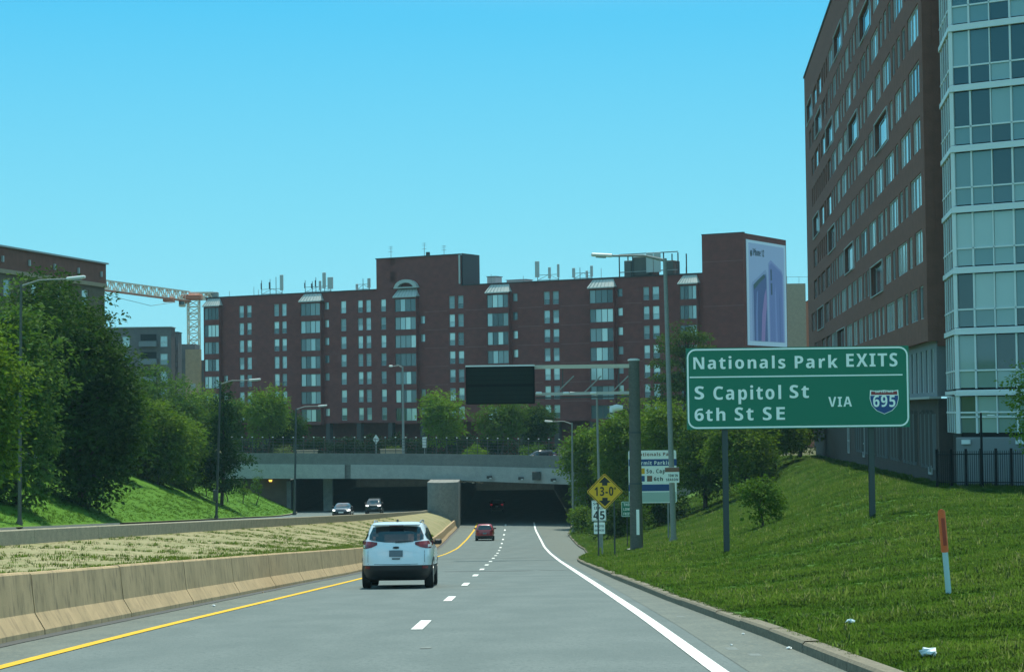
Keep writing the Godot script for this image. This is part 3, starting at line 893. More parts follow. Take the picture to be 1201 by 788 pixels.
func make_brown_building() -> void:
	var bs := Basis(Vector3(.8635, 0, .5042), Vector3.UP, Vector3(-.5042, 0, .8635))
	var b := thing("apartment_building", Vector3(-9.07, 0, -311.0), "long dark red brick apartment block with stacked bay windows behind the overpass", "building", "", bs)
	var roof := 20.9
	var cols := [[-40.81, -39.82], [-39.25, -38.27], [-33.78, -32.74], [-32.22, -31.25], [-20.71, -19.65], [-17.46, -16.49], [-15.93, -14.95], [-13.12, -12.13], [-.58, .46], [1.0, 2.03], [16.02, 17.04], [17.53, 18.57], [32.5, 33.46], [33.97, 35.06]]
	var bays := [[-47.5, -44.3], [-28.04, -24.06], [-10.08, -6.05], [6.53, 10.42], [24.02, 28.06], [38.6, 41.4]]
	var g := Geo.new()
	g.box(Vector3(-2.75, 10.55, -8.3), Vector3(89.5, 20.5, 16))
	g.box(Vector3(-2.75, -2.4, -10.0), Vector3(89.5, 5.4, 12.6))
	part("core", g, M.brick, b, true)
	g = Geo.new()
	for k in 7:
		var top := 19.4 - 2.8 * k
		var v0 := top - 2.35
		var v1 := top + .45 if k > 0 else roof
		var holes := []
		for c in cols:
			if k < 8: holes.append([c[0], c[1], top - 1.92, top])
		for i in bays.size():
			if k < 8 and i < 5 and rng.randf() < .8: holes.append([bays[i][1] + .25, bays[i][1] + 1.1, top - 1.25, top - .05])
		holes.sort_custom(func(p, q): return p[0] < q[0])
		wall_row(g, -47.6, 42.0, v0, v1, holes, .28)
		for h in holes:
			if h[3] - h[2] < 1.5:
				sash_window(b, h, -.16, 0.0, M.bronze_frame, pick([.35, .3, .2, .15]), null)
			else:
				var r := rng.randf()
				if r < .62: sash_window(b, h, -.16, .80, M.light_frame, pick([.50, .32, .18]), pick([0, .15, .45, .40]))
				elif r < .85: sash_window(b, h, -.16, .80, M.light_frame, pick([.1, .5, .4]), pick([.1, .5, .4]))
				else: sash_window(b, h, -.16, .80, M.light_frame, pick([0, .2, .6, .2]), pick([0, 0, .4, .6]))
	for q in 16:
		piece("column", cached_box(Vector3(.8, 5.2, .8)), M.base_brick, b, T(Vector3(-47.0 + q * 5.9, -2.4, -.5)))
	# edges of the front sheet, and the raised penthouse wall
	wall_row(g, -13.85, 1.6, roof, 25.65, [[-11.3, -10.0, 23.6, 24.6], [-11.3, -10.4, 21.1, 21.9]], .2)
	g.box(Vector3(-6.12, 23.2, -2.7), Vector3(15.4, 4.8, 5.0))
	part("wall", g, M.brick, b, true)
	for v in [[-10.65, 24.1, 1.3, 1.0], [-10.85, 21.5, .9, .8]]:
		piece("vent", cached_box(Vector3(v[2], v[3], .06)), M.void, b, T(Vector3(v[0], v[1], -.15)))
	g = Geo.new()
	g.box(Vector3(1.70, 23.4, -2.8), Vector3(.16, 4.9, 5.0))  # thin dark panel laid over the penthouse side
	part("dark_side_panel", g, M.dark_trim, b, true)
	g = Geo.new()
	g.box(Vector3(1.45, 23.4, .1), Vector3(.22, 4.4, .16))
	part("drain_pipe", g, M.pale_metal, b, true)
	# parapet copings
	for c in [[-47.7, -13.9, roof], [1.6, 42.0, roof], [-13.95, 1.7, 25.65], [41.95, 48.45, 26.35]]:
		g = Geo.new()
		g.box(Vector3((c[0] + c[1]) * .5, c[2] + .07, -.1), Vector3(c[1] - c[0], .14, .5))
		part("coping", g, M.dark_trim, b, true)
	# thin lighter courses at the floors
	for k in range(0, 6):
		for s in [[-5.0, -0.9], [2.3, 6.3], [11.6, 15.8], [18.9, 23.8], [29.2, 32.3]]:
			piece("brick_course", cached_box(Vector3(s[1] - s[0], .07, .03)), M.brick_course, b, T(Vector3((s[0] + s[1]) * .5, 17.15 - 2.8 * k, .012)))
	# bays
	for i in bays.size():
		var a: float = bays[i][0]
		var e: float = bays[i][1]
		var last := i == 5
		var bay := Geo.new()
		var z := .75
		var bn := b
		for k in 7:
			var top := 19.25 - 2.8 * k
			var h := [a + .1, e - .1, top - 1.95, top]
			wall_row(bay, a, e, top - 2.4, top + (.4 if k > 0 else .35), [h], .2, z)
			var m := []
			for q in 4: m.append(pick([.16, .20, .30, .22, .12]))
			if last: m = [M.pane[3], M.pane[4], M.pane[2], M.pane[1]]
			strip_window(bn, h, z - .12, 4, M.bronze_frame, m)
		for sx in [a, e]:
			bay.quad(Vector3(sx, .05, 0), Vector3(sx, 19.6, 0), Vector3(sx, 19.6, z), Vector3(sx, .05, z), Vector3(-1 if sx == a else 1, 0, 0))
		part("bay_wall", bay, M.brick, bn, true)
		g = Geo.new()
		var e0 := Vector3(a - .15, 19.6, z + .25); var e1 := Vector3(e + .2, 19.6, z + .25)
		var t0 := Vector3(a + .35, 20.78, .06); var t1 := Vector3(e - .3, 20.78, .06)
		g.quad(e0, e1, t1, t0, Vector3(0, .5, 1))
		g.face(e0, t0, Vector3(a - .15, 19.6, 0)); g.face(e1, t1, Vector3(e + .2, 19.6, 0))
		g.quad(e0, e1, e1 - Vector3(0, .14, 0), e0 - Vector3(0, .14, 0), Vector3(0, 0, 1))
		g.quad(e0 - Vector3(0, .14, 0), e1 - Vector3(0, .14, 0), Vector3(e + .2, 19.46, 0), Vector3(a - .15, 19.46, 0), Vector3(0, -1, 0))
		var cap := part("bay_roof", g, M.pale_metal, bn, true)
		g = Geo.new()
		for q in 7: g.bar(e0.lerp(e1, (q + .5) / 7.0) + Vector3(0, .03, .02), t0.lerp(t1, (q + .5) / 7.0) + Vector3(0, .03, .02), .05, .06)
		part("roof_seam", g, M.seam_metal, cap, true)
	# arched dormer over the third bay
	var arc := PackedVector2Array()
	for k in 13: arc.append(Vector2(cos(PI * k / 12.0) * 2.1, sin(PI * k / 12.0) * 1.35))
	for k in 13: arc.append(Vector2(cos(PI * (12 - k) / 12.0) * 1.45, sin(PI * (12 - k) / 12.0) * .85))
	g = Geo.new()
	g.prism(arc, Transform3D(Basis.IDENTITY, Vector3(-8.05, 20.9, .02)), .7)
	g.box(Vector3(-8.05, 21.0, .35), Vector3(4.4, .18, .6))
	part("arched_dormer", g, M.pale_metal, b, true)
	# tall blind stair block at the right end
	g = Geo.new()
	g.box(Vector3(45.2, 10.75, -7.6), Vector3(6.35, 31.2, 15.6))
	part("end_tower", g, M.brick, b, true)
	for y in [22.5, 16.2]:
		piece("brick_course", cached_box(Vector3(6.3, .07, .03)), M.brick_course, b, T(Vector3(45.2, y, .21)))
	# poster on its side
	var tr := b.transform
	var pb := Basis(Vector3(.5042, 0, -.8635), Vector3.UP, Vector3(.8635, 0, .5042))
	var ps := thing("advertising_banner", tr * Vector3(48.46, 10.6, -.7), "tall pale lavender advertising banner with two phones hung on the brick end tower", "banner", "", pb)
	var W := 14.2
	var H := 14.9
	g = Geo.new(); g.box(Vector3(W * .5, H * .5, 0), Vector3(W, H, .08)); part("sheet", g, flat(.72, .74, .86, .6), ps, true)
	g = Geo.new(); g.box(Vector3(W * .5, H * .5 + .1, .045), Vector3(W - 1.4, H - 1.0, .012)); part("print_field", g, flat(.50, .50, .72, .6), ps, true)
	var shapes := [
		["phone", [[.54, .80], [.60, .835], [.88, .745], [.915, .70], [.925, .045], [.545, .045]], .016, flat(.33, .30, .58, .5)],
		["phone", [[.565, .78], [.61, .805], [.87, .725], [.885, .69], [.895, .045], [.57, .045]], .022, flat(.22, .21, .48, .5)],
		["phone", [[.115, .57], [.135, .60], [.46, .735], [.50, .70], [.515, .045], [.125, .045]], .028, flat(.36, .36, .58, .5)],
		["phone_screen", [[.15, .56], [.46, .695], [.48, .66], [.49, .045], [.16, .045]], .034, flat(.10, .10, .28, .5)],
		["screen_swirl", [[.33, .045], [.36, .30], [.42, .48], [.47, .56], [.48, .40], [.44, .22], [.42, .045]], .040, flat(.42, .20, .46, .5)],
		["screen_swirl", [[.20, .045], [.205, .30], [.23, .50], [.26, .53], [.245, .30], [.25, .045]], .040, flat(.24, .25, .52, .5)],
		["notch", [[.15, .575], [.26, .625], [.42, .69], [.45, .66], [.30, .60], [.17, .53]], .044, flat(.05, .08, .09, .5)],
		["camera_lens", [[.585, .74], [.62, .75], [.625, .64], [.59, .635]], .030, flat(.05, .06, .12, .5)],
		["camera_lens", [[.59, .61], [.63, .615], [.63, .50], [.592, .495]], .030, flat(.05, .06, .12, .5)],
		["sheen_stripe", [[.70, .045], [.69, .50], [.72, .60], [.75, .045]], .028, flat(.30, .29, .58, .5)],
		["sheen_stripe", [[.80, .045], [.80, .45], [.83, .55], [.84, .045]], .028, flat(.17, .17, .42, .5)],
		["logo", [[.085, .875], [.095, .90], [.11, .905], [.125, .90], [.13, .87], [.12, .845], [.095, .845]], .03, M.sign_black]]
	for s in shapes:
		var poly := PackedVector2Array()
		for q in s[1]: poly.append(Vector2(q[0] * W, q[1] * H))
		g = Geo.new()
		g.prism(poly, Transform3D(Basis.IDENTITY, Vector3(0, 0, .05)), s[2])
		part(s[0], g, s[3], ps, true)
	text("iPhone 12", 1.05, M.sign_black, ps, Transform3D(Basis.IDENTITY, Vector3(.15 * W, .855 * H, .075)), 4.0)
	# roof antennas and plant
	rooftop(tr)

func text(s: String, cap: float, mat: Material, parent: Node3D, t: Transform3D, width := 0.0, weight := 700, centre := false) -> MeshInstance3D:
	var m := TextMesh.new()
	var f := SystemFont.new()
	f.font_names = PackedStringArray(["Droid Sans"])
	f.font_weight = weight
	var fv := FontVariation.new()
	fv.base_font = f
	fv.spacing_glyph = 5
	m.font = fv
	m.text = s
	m.font_size = 64
	m.pixel_size = cap / 46.0
	m.depth = 0.012
	m.horizontal_alignment = HORIZONTAL_ALIGNMENT_LEFT
	m.vertical_alignment = VERTICAL_ALIGNMENT_BOTTOM
	var bb := m.get_aabb()
	var k := 1.0
	if width > 0.0 and bb.size.x > 0.0: k = width / bb.size.x
	var ky := cap / maxf(bb.size.y, .001) if not ("g" in s or "p" in s or "y" in s) else 1.0
	var o := MeshInstance3D.new()
	o.name = "lettering"
	o.mesh = m
	o.material_override = mat
	var ox := -bb.position.x * k
	if centre: ox = -(bb.position.x + bb.size.x * .5) * k
	var base := bb.position.y if ky != 1.0 else bb.position.y
	if "p" in s or "g" in s or "y" in s: base = bb.position.y + bb.size.y - cap * (1.0)
	o.transform = t * Transform3D(Basis.from_scale(Vector3(k, ky, 1)), Vector3(ox, -base * ky, 0))
	parent.add_child(o, true)
	return o

func rooftop(tr: Transform3D) -> void:
	var bs := tr.basis
	var spots := [
		[-35.6, "pole_array", "rooftop antenna frame with one wide grey panel near the roof's far corner", [[-1.7, 2.6, .12], [0.0, 2.7, .26], [1.2, 3.0, .10], [2.4, 3.3, .62]]],
		[-27.0, "pole_array", "rooftop antenna group with tall box cabinet above the second bay", [[-1.6, 2.2, .14], [-.2, 2.0, .26], [.5, 2.6, .16], [1.4, 2.0, .4], [2.2, 3.3, .6], [3.4, 2.5, 1.0]]],
		[-18.2, "pole_array", "three small antennas on the roof beside the penthouse", [[-.3, 1.2, .4], [.8, 2.0, .08], [2.0, 2.0, .5]]],
		[16.0, "pole_array", "rooftop antenna frame with one long white panel", [[-1.8, 3.2, .7], [.3, 2.2, .4], [1.8, 2.6, .35]]],
		[21.0, "pole_array", "rooftop group of short mixed antennas", [[-.6, 1.9, .45], [.4, 1.9, .10], [1.6, 1.4, .35], [2.4, 2.1, .4]]]]
	for s in spots:
		var o := thing("rooftop_antenna", tr * Vector3(s[0], 20.9, -1.5), s[2], "antenna", "antennas on the brick roof", bs)
		var lo := 99.0
		var hi := -99.0
		for a in s[3]:
			var g := Geo.new()
			g.tube([Vector3(a[0], -.2, 0), Vector3(a[0], a[1] * (.8 if a[2] > .3 else 1.0), 0)], [.06, .05], 6)
			part("pole", g, M.dark_steel, o, true)
			if a[2] > .11:
				g = Geo.new()
				g.box(Vector3(a[0], a[1] * .62, .12), Vector3(a[2], a[1] * .75 if a[2] > .3 else a[1] * .4, .2), Basis.IDENTITY, .03)
				part("panel", g, M.pale_metal if a[2] > .3 else M.dark_steel, o, true)
			lo = minf(lo, a[0]); hi = maxf(hi, a[0])
		var g := Geo.new()
		for y in [.35, 1.1]: g.bar(Vector3(lo, y, -.1), Vector3(hi, y, -.1), .07, .07)
		g.bar(Vector3(lo, .35, -.1), Vector3((lo + hi) * .5, 1.1, -.1), .05, .05)
		g.bar(Vector3((lo + hi) * .5, 1.1, -.1), Vector3(hi, .35, -.1), .05, .05)
		part("frame", g, M.galv, o, true)
	# aerials on the penthouse
	var k := 0
	for u in [-12.4, -6.2, -2.6]:
		var o := thing("roof_aerial", tr * Vector3(u, 25.7, -2), ["slim aerial with short cross bars at the penthouse corner", "tall cross-armed aerial in the middle of the penthouse roof", "small forked aerial on the penthouse roof"][k], "aerial", "aerials on the penthouse", bs)
		var h: float = [2.0, 2.2, 1.6][k]
		var g := Geo.new(); g.tube([Vector3(0, -.2, 0), Vector3(0, h, 0)], [.05, .035], 6); part("mast", g, M.galv, o, true)
		for y in [.6, .85, 1.0]:
			g = Geo.new(); g.bar(Vector3(-.6 + y * .2, h * y, 0), Vector3(.6 - y * .2, h * y, .1), .04, .04); part("cross_bar", g, M.galv, o, true)
		k += 1
	var g0 := Geo.new()
	g0.tube([tr * Vector3(-4.9, 25.6, -1), tr * Vector3(-4.9, 26.4, -1)], [.35, .3], 8)
	tag(part("roof_chimney", g0, M.dark_trim), "short dark chimney stub on the penthouse roof edge", "chimney")
	# cooling plant inside a steel frame
	var p := thing("rooftop_plant", tr * Vector3(32.4, 20.9, -3), "grey rooftop cooling unit inside an open steel frame", "machine", "", bs)
	for x in [-4.6, -2.4, 0.2, 2.6, 4.9]:
		for z in [-1.6, 1.2]:
			var g := Geo.new(); g.bar(Vector3(x, -.2, z), Vector3(x, 3.6 - absf(x) * .05, z), .14, .14); part("frame_post", g, M.dark_steel, p, true)
	for y in [.9, 3.5]:
		var g := Geo.new(); g.bar(Vector3(-4.6, y, 1.2), Vector3(4.9, y, 1.2), .14, .14); part("frame_rail", g, M.galv, p, true)
	for u in [[-.9, 1.7, 3.4, 2.7], [3.3, 1.3, 1.6, 2.0], [-3.3, 1.4, 1.2, 2.4]]:
		var g := Geo.new(); g.box(Vector3(u[0], u[1], 0), Vector3(u[2], u[3], 2.2), Basis.IDENTITY, .08); part("unit", g, M.weathered_steel, p, true)
	for q in [.5, 1.7]:
		var g := Geo.new(); g.box(Vector3(q, 2.1, 1.5), Vector3(1.1, 2.9, .16), Basis.IDENTITY, .03); part("cover_panel", g, M.pale_metal, p, true)
	var n := 0
	for u in [-43.5, -38.5, -37.6, 6.4, 12.0, 37.2, 38.9, 25.2, 22.9]:
		var g := Geo.new()
		g.tube([tr * Vector3(u, 20.8, -1), tr * Vector3(u, 22.0 + .5 * (n % 2), -1)], [.04, .03], 6)
		tag(part("whip_aerial", g, M.galv), "thin upright whip aerial on the brick roof edge", "aerial", "whip aerials along the brick roof")
		n += 1
	for u in [[5.2, 1.4, 1.5], [9.6, .7, 3.4]]:
		var g := Geo.new()
		g.box(Vector3.ZERO, Vector3(u[2], u[1], 2), Basis.IDENTITY, .06)
		var vent := thing("roof_vent_box", tr * Vector3(u[0], 20.9, -4), "pale metal vent box on the roof beside the penthouse" if u[2] < 2.0 else "long low vent housing on the brick roof", "vent", "", bs)
		part("housing", g, M.pale_metal, vent, true).position = Vector3(0, u[1] * .5 - .05, 0)
		g = Geo.new(); g.box(Vector3(0, u[1] + .0, 0), Vector3(u[2] + .2, .08, 2.2)); part("lid", g, M.galv, vent, true)

func make_right_building() -> void:
	# brick slab: x runs from the far end (-L) to the near corner (0), z points out of the long face
	var dir := Vector3(-.0847, 0, .9964)
	var bs := Basis(dir, Vector3.UP, dir.cross(Vector3.UP))
	var c := at(1089, 400, 105)
	var L := 102.0
	var b := thing("brick_slab_building", Vector3(c.x, 0, c.z), "tall brown brick apartment slab with rows of narrow windows beside the lawn", "building", "", bs)
	var g := Geo.new()
	g.box(Vector3(-L * .5, 19.8, -8.6), Vector3(L, 30.4, 16.2))
	g.box(Vector3(-.25, 19.9, -.25), Vector3(.5, 30.1, .49))
	part("core", g, M.slab_brick, b, true)
	# balcony columns (floor, distance from the near corner)
	var balc := {}
	for q in [[4, 20.5], [1, 24.0], [7, 28.0], [2, 46.0], [5, 41.0], [0, 57.0], [8, 53.0], [3, 66.0], [6, 61.0], [1, 76.0], [4, 84.0], [7, 79.0], [8, 90.0]]: balc[q[0]] = balc.get(q[0], []) + [q[1]]
	var wall := Geo.new()
	var built := 0
	var rest_frames := Geo.new()
	var rest_panes := Geo.new()
	for k in 9:
		var v := 6.08 + 2.97 * k
		var holes := []
		var u := 1.6
		while u < L - 9.5:
			var is_b := false
			for q in balc.get(k, []):
				if absf(u - q) < 3.6:
					is_b = true
			if is_b:
				holes.append([-u - 8.4, -u, v - .3, v + 1.75, 9])
				u += 10.2
				continue
			var r := rng.randf()
			if r < .48:
				holes.append([-u - 1.75, -u, v, v + 1.75, 1]); u += 2.75
			elif r < .78:
				holes.append([-u - 5.2, -u, v, v + 1.75, 3]); u += 6.4
			else:
				holes.append([-u - 3.5, -u, v, v + 1.75, 2]); u += 4.7
		holes.reverse()
		wall_row(wall, -L, -.5, v - 1.22, v + 1.75 if k < 8 else 35.0, holes, .22)
		for h in holes:
			if h[4] == 9:
				var f := piece("balcony_frame", cached_frame(8.4, 2.05, 0.0, 1, .06), M.light_frame, b, T(Vector3(h[0], h[2], .06)))
				piece("balcony_shade_sheet", cached_box(Vector3(4.6, 1.85, .04)), M.pane[4], f, T(Vector3(2.45, 1.02, -.22)))  # flat dark glass sheet, stands in for the shade of a deep balcony
				for q in 2: piece("pane", cached_box(Vector3(1.65, 1.85, .03)), M.pane[[2, 1][q]], f, T(Vector3(5.7 + q * 1.75, 1.02, -.2)))
				continue
			var m := []
			for q in h[4]: m.append(pick([.38, .22, .14, .14, .12]))
			if h[0] > -70.0 and built < 298:
				strip_window(b, h, -.1, h[4], M.light_frame, m); built += 1
			else:
				rest_frames.box(Vector3((h[0] + h[1]) * .5, (h[2] + h[3]) * .5, -.14), Vector3(h[1] - h[0] - .1, h[3] - h[2] - .1, .03))
	part("wall", wall, M.slab_brick, b, true)
	var far := part("far_windows", rest_frames, M.pane[2], b, true)
	far.set_meta("kind", "stuff")
	g = Geo.new()
	g.box(Vector3(-L * .5, 35.1, -.15), Vector3(L + .1, .2, .5)); g.box(Vector3(.05, 35.1, -8.5), Vector3(.4, .2, 16.4))
	part("coping", g, M.dark_trim, b, true)
	# set-back metal storey under the brick
	g = Geo.new()
	var holes := []
	for k in 14:
		var u := 1.6 + k * 2.35
		holes.append([-u - 1.1, -u, 2.25, 4.5])
	holes.reverse()
	wall_row(g, -L, -.2, 2.0, 4.93, holes, .2, -.45)
	g.quad(Vector3(-.2, 2.0, -.45), Vector3(-.2, 4.93, -.45), Vector3(-.2, 4.93, -16), Vector3(-.2, 2.0, -16), Vector3(1, 0, 0))
	part("metal_storey", g, M.grey_panel, b, true)
	for h in holes: sash_window(b, h, -.58, .75, M.white_frame, M.pane[3], M.pane[2])
	g = Geo.new()
	g.box(Vector3(-L * .5, 1.95, -.3), Vector3(L + .2, .12, .6))
	part("ledge", g, M.light_frame, b, true)
	g = Geo.new()
	g.box(Vector3(-L * .5 - .1, -1.2, -8.6), Vector3(L - .4, 6.2, 16.2))
	part("base_wall", g, M.base_brick, b, true)
	for k in 84:
		if k % 14 > 10: continue
		piece("fin", cached_box(Vector3(.10, 2.9, .22)), M.bronze_frame if k % 3 else M.grey_panel, b, T(Vector3(-1.5 - k * .62, -.35 + .1 * (k % 3), -.42)))
	for u in [3.0, 44.0, 58.0]:
		var f := piece("door", cached_frame(1.5, 2.6, 1.0, 1, .1), M.light_frame, b, T(Vector3(-u - 1.5, -2.1, -.43)))
		piece("pane", cached_box(Vector3(1.3, 2.4, .03)), M.pane[3], f, T(Vector3(.75, 1.3, -.03)))
	# ---- glazed bay tower in front of its end ----
	var cc := at(1119.5, 250, 98)
	var fx := Vector3(.81, 0, .5864).normalized()
	var fb := Basis(fx, Vector3.UP, fx.cross(Vector3.UP))
	var t := thing("glass_tower", Vector3(cc.x, 0, cc.z), "white framed glass apartment tower at the end of the brick slab", "building", "", fb)
	# left return runs back towards the slab
	var back := (fb.inverse() * (Vector3(at(1110, 400, 104).x, 0, -104.0) - Vector3(cc.x, 0, cc.z)))
	back.y = 0
	var bl := back.length()
	var ld := -back / bl
	var lb := Basis(ld, Vector3.UP, ld.cross(Vector3.UP))
	var pw := [.80, .95, .95, .86, .86, .95, .95, .80, .95, .95]
	for k in range(-1, 12):
		var y0 := 2.1 + 2.92 * k
		var h := 2.92
		g = Geo.new()
		var bt := .30 if k >= 0 else .22
		g.box(Vector3(4.6, y0 + h + .04, -.02), Vector3(9.3, bt, .34), Basis.IDENTITY, .03)
		g.box(Vector3(4.6, y0 + h - .09, .12), Vector3(9.36, .06, .1))
		var lo := y0 + .22
		var hi := y0 + h - .13
		var rail := lo + .86
		if k < 0:
			lo = y0 + 1.0; rail = y0 + 2.0
		g.box(Vector3(4.6, rail, 0), Vector3(9.2, .075, .1))
		g.box(Vector3(.02, (lo + hi) * .5, -.02), Vector3(.2, hi - lo, .2))
		if k < 0: g.box(Vector3(4.6, rail - .22, 0), Vector3(9.2, .07, .1))
		var u := .12
		for q in pw.size():
			u += pw[q]
			g.box(Vector3(u + .04, (lo + hi) * .5, 0), Vector3(.09 if q % 2 == 0 else .055, hi - lo, .1))
			u += .08
		var fr := part("frame", g, M.white_frame, t, true)
		u = .12
		for q in pw.size():
			var w: float = pw[q]
			var m1: Material = M.glass_wall[[4, 1, 3, 0, 2, 1, 3, 4][(q + (k + 13) * 3 / 2 + rng.randi_range(0, 1)) % 8]]
			var m2: Material = M.glass_wall[rng.randi_range(1, 3) if rng.randf() < .7 else 0]
			var tilt := Basis(Vector3.UP, rng.randf_range(-.012, .012)) * Basis(Vector3.RIGHT, rng.randf_range(-.01, .01))
			piece("pane", cached_box(Vector3(w - .0, hi - rail - .08, .03)), m1, t, Transform3D(tilt, Vector3(u + w * .5, (hi + rail) * .5, -.03)))
			piece("pane", cached_box(Vector3(w - .0, rail - lo - .08, .03)), m2, t, Transform3D(tilt, Vector3(u + w * .5, (rail + lo) * .5, -.035)))
			u += w + .08
		# return side
		g = Geo.new()
		var mid := back * .5
		g.box(Vector3(mid.x, y0 + h + .04, mid.z), Vector3(bl - .3, bt * .8, .2), lb)
		g.box(Vector3(mid.x, rail, mid.z), Vector3(bl - .3, .075, .1), lb)
		for q in 5:
			var p := back * ((q + .5) / 5.0)
			g.box(Vector3(p.x, (lo + hi) * .5, p.z), Vector3(.09, hi - lo, .1), lb)
		part("return_frame", g, M.white_frame, t, true)
		for q in 4:
			var p := back * ((q + 1.0) / 5.0)
			var w := bl / 5.0 - .1
			piece("pane", cached_box(Vector3(w, hi - rail - .08, .03)), M.glass_wall[(q + k + 4) % 4], t, Transform3D(lb, Vector3(p.x, (hi + rail) * .5, p.z)))
			piece("pane", cached_box(Vector3(w, rail - lo - .08, .03)), M.glass_wall[(q + k + 5) % 4], t, Transform3D(lb, Vector3(p.x, (rail + lo) * .5, p.z)))
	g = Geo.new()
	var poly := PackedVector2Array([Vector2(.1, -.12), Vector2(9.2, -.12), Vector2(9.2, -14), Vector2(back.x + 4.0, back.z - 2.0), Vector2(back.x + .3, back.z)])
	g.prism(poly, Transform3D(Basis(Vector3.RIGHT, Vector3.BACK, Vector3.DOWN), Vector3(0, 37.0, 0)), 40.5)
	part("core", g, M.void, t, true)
	g = Geo.new()
	g.box(Vector3(4.6, -1.6, .06), Vector3(9.3, 3.2, .3), Basis.IDENTITY, .03)
	part("plinth", g, M.grey_panel, t, true)
	for u in [.5, 3.2]:
		piece("wall_light", cached_box(Vector3(.42, .2, .14)), M.white_frame, t, T(Vector3(u, -.22, .28)))

func simple_block(called: String, label: String, b: Node3D, u0: float, u1: float, v0: float, v1: float, deep: float, mat: Material, wins: Array) -> void:
	# a block with one pierced front and a solid body behind; wins = rows of [v0, v1, [[u0, u1], ...]]
	var g := Geo.new()
	g.box(Vector3((u0 + u1) * .5, (v0 + v1) * .5, -deep * .5 - .15), Vector3(u1 - u0, v1 - v0, deep - .3))
	for e in [u0, u1]:
		g.quad(Vector3(e, v0, 0), Vector3(e, v1, 0), Vector3(e, v1, -.31), Vector3(e, v0, -.31), Vector3(-1 if e == u0 else 1, 0, 0))
	g.quad(Vector3(u0, v1, 0), Vector3(u1, v1, 0), Vector3(u1, v1, -.31), Vector3(u0, v1, -.31), Vector3.UP)
	var v := v0
	for r in wins:
		if r[0] > v: g.quad(Vector3(u0, v, 0), Vector3(u1, v, 0), Vector3(u1, r[0], 0), Vector3(u0, r[0], 0), Vector3(0, 0, 1))
		var hs := []
		for w in r[2]: hs.append([w[0], w[1], r[0], r[1]])
		wall_row(g, u0, u1, r[0], r[1], hs, .25)
		for h in hs: sash_window(b, h, -.14, (h[3] - h[2]) * .42, M.light_frame, pick([.3, .4, .2, .1]), pick([.1, .3, .3, .3]))
		v = r[1]
	g.quad(Vector3(u0, v, 0), Vector3(u1, v, 0), Vector3(u1, v1, 0), Vector3(u0, v1, 0), Vector3(0, 0, 1))
	part("wall", g, mat, b, true)

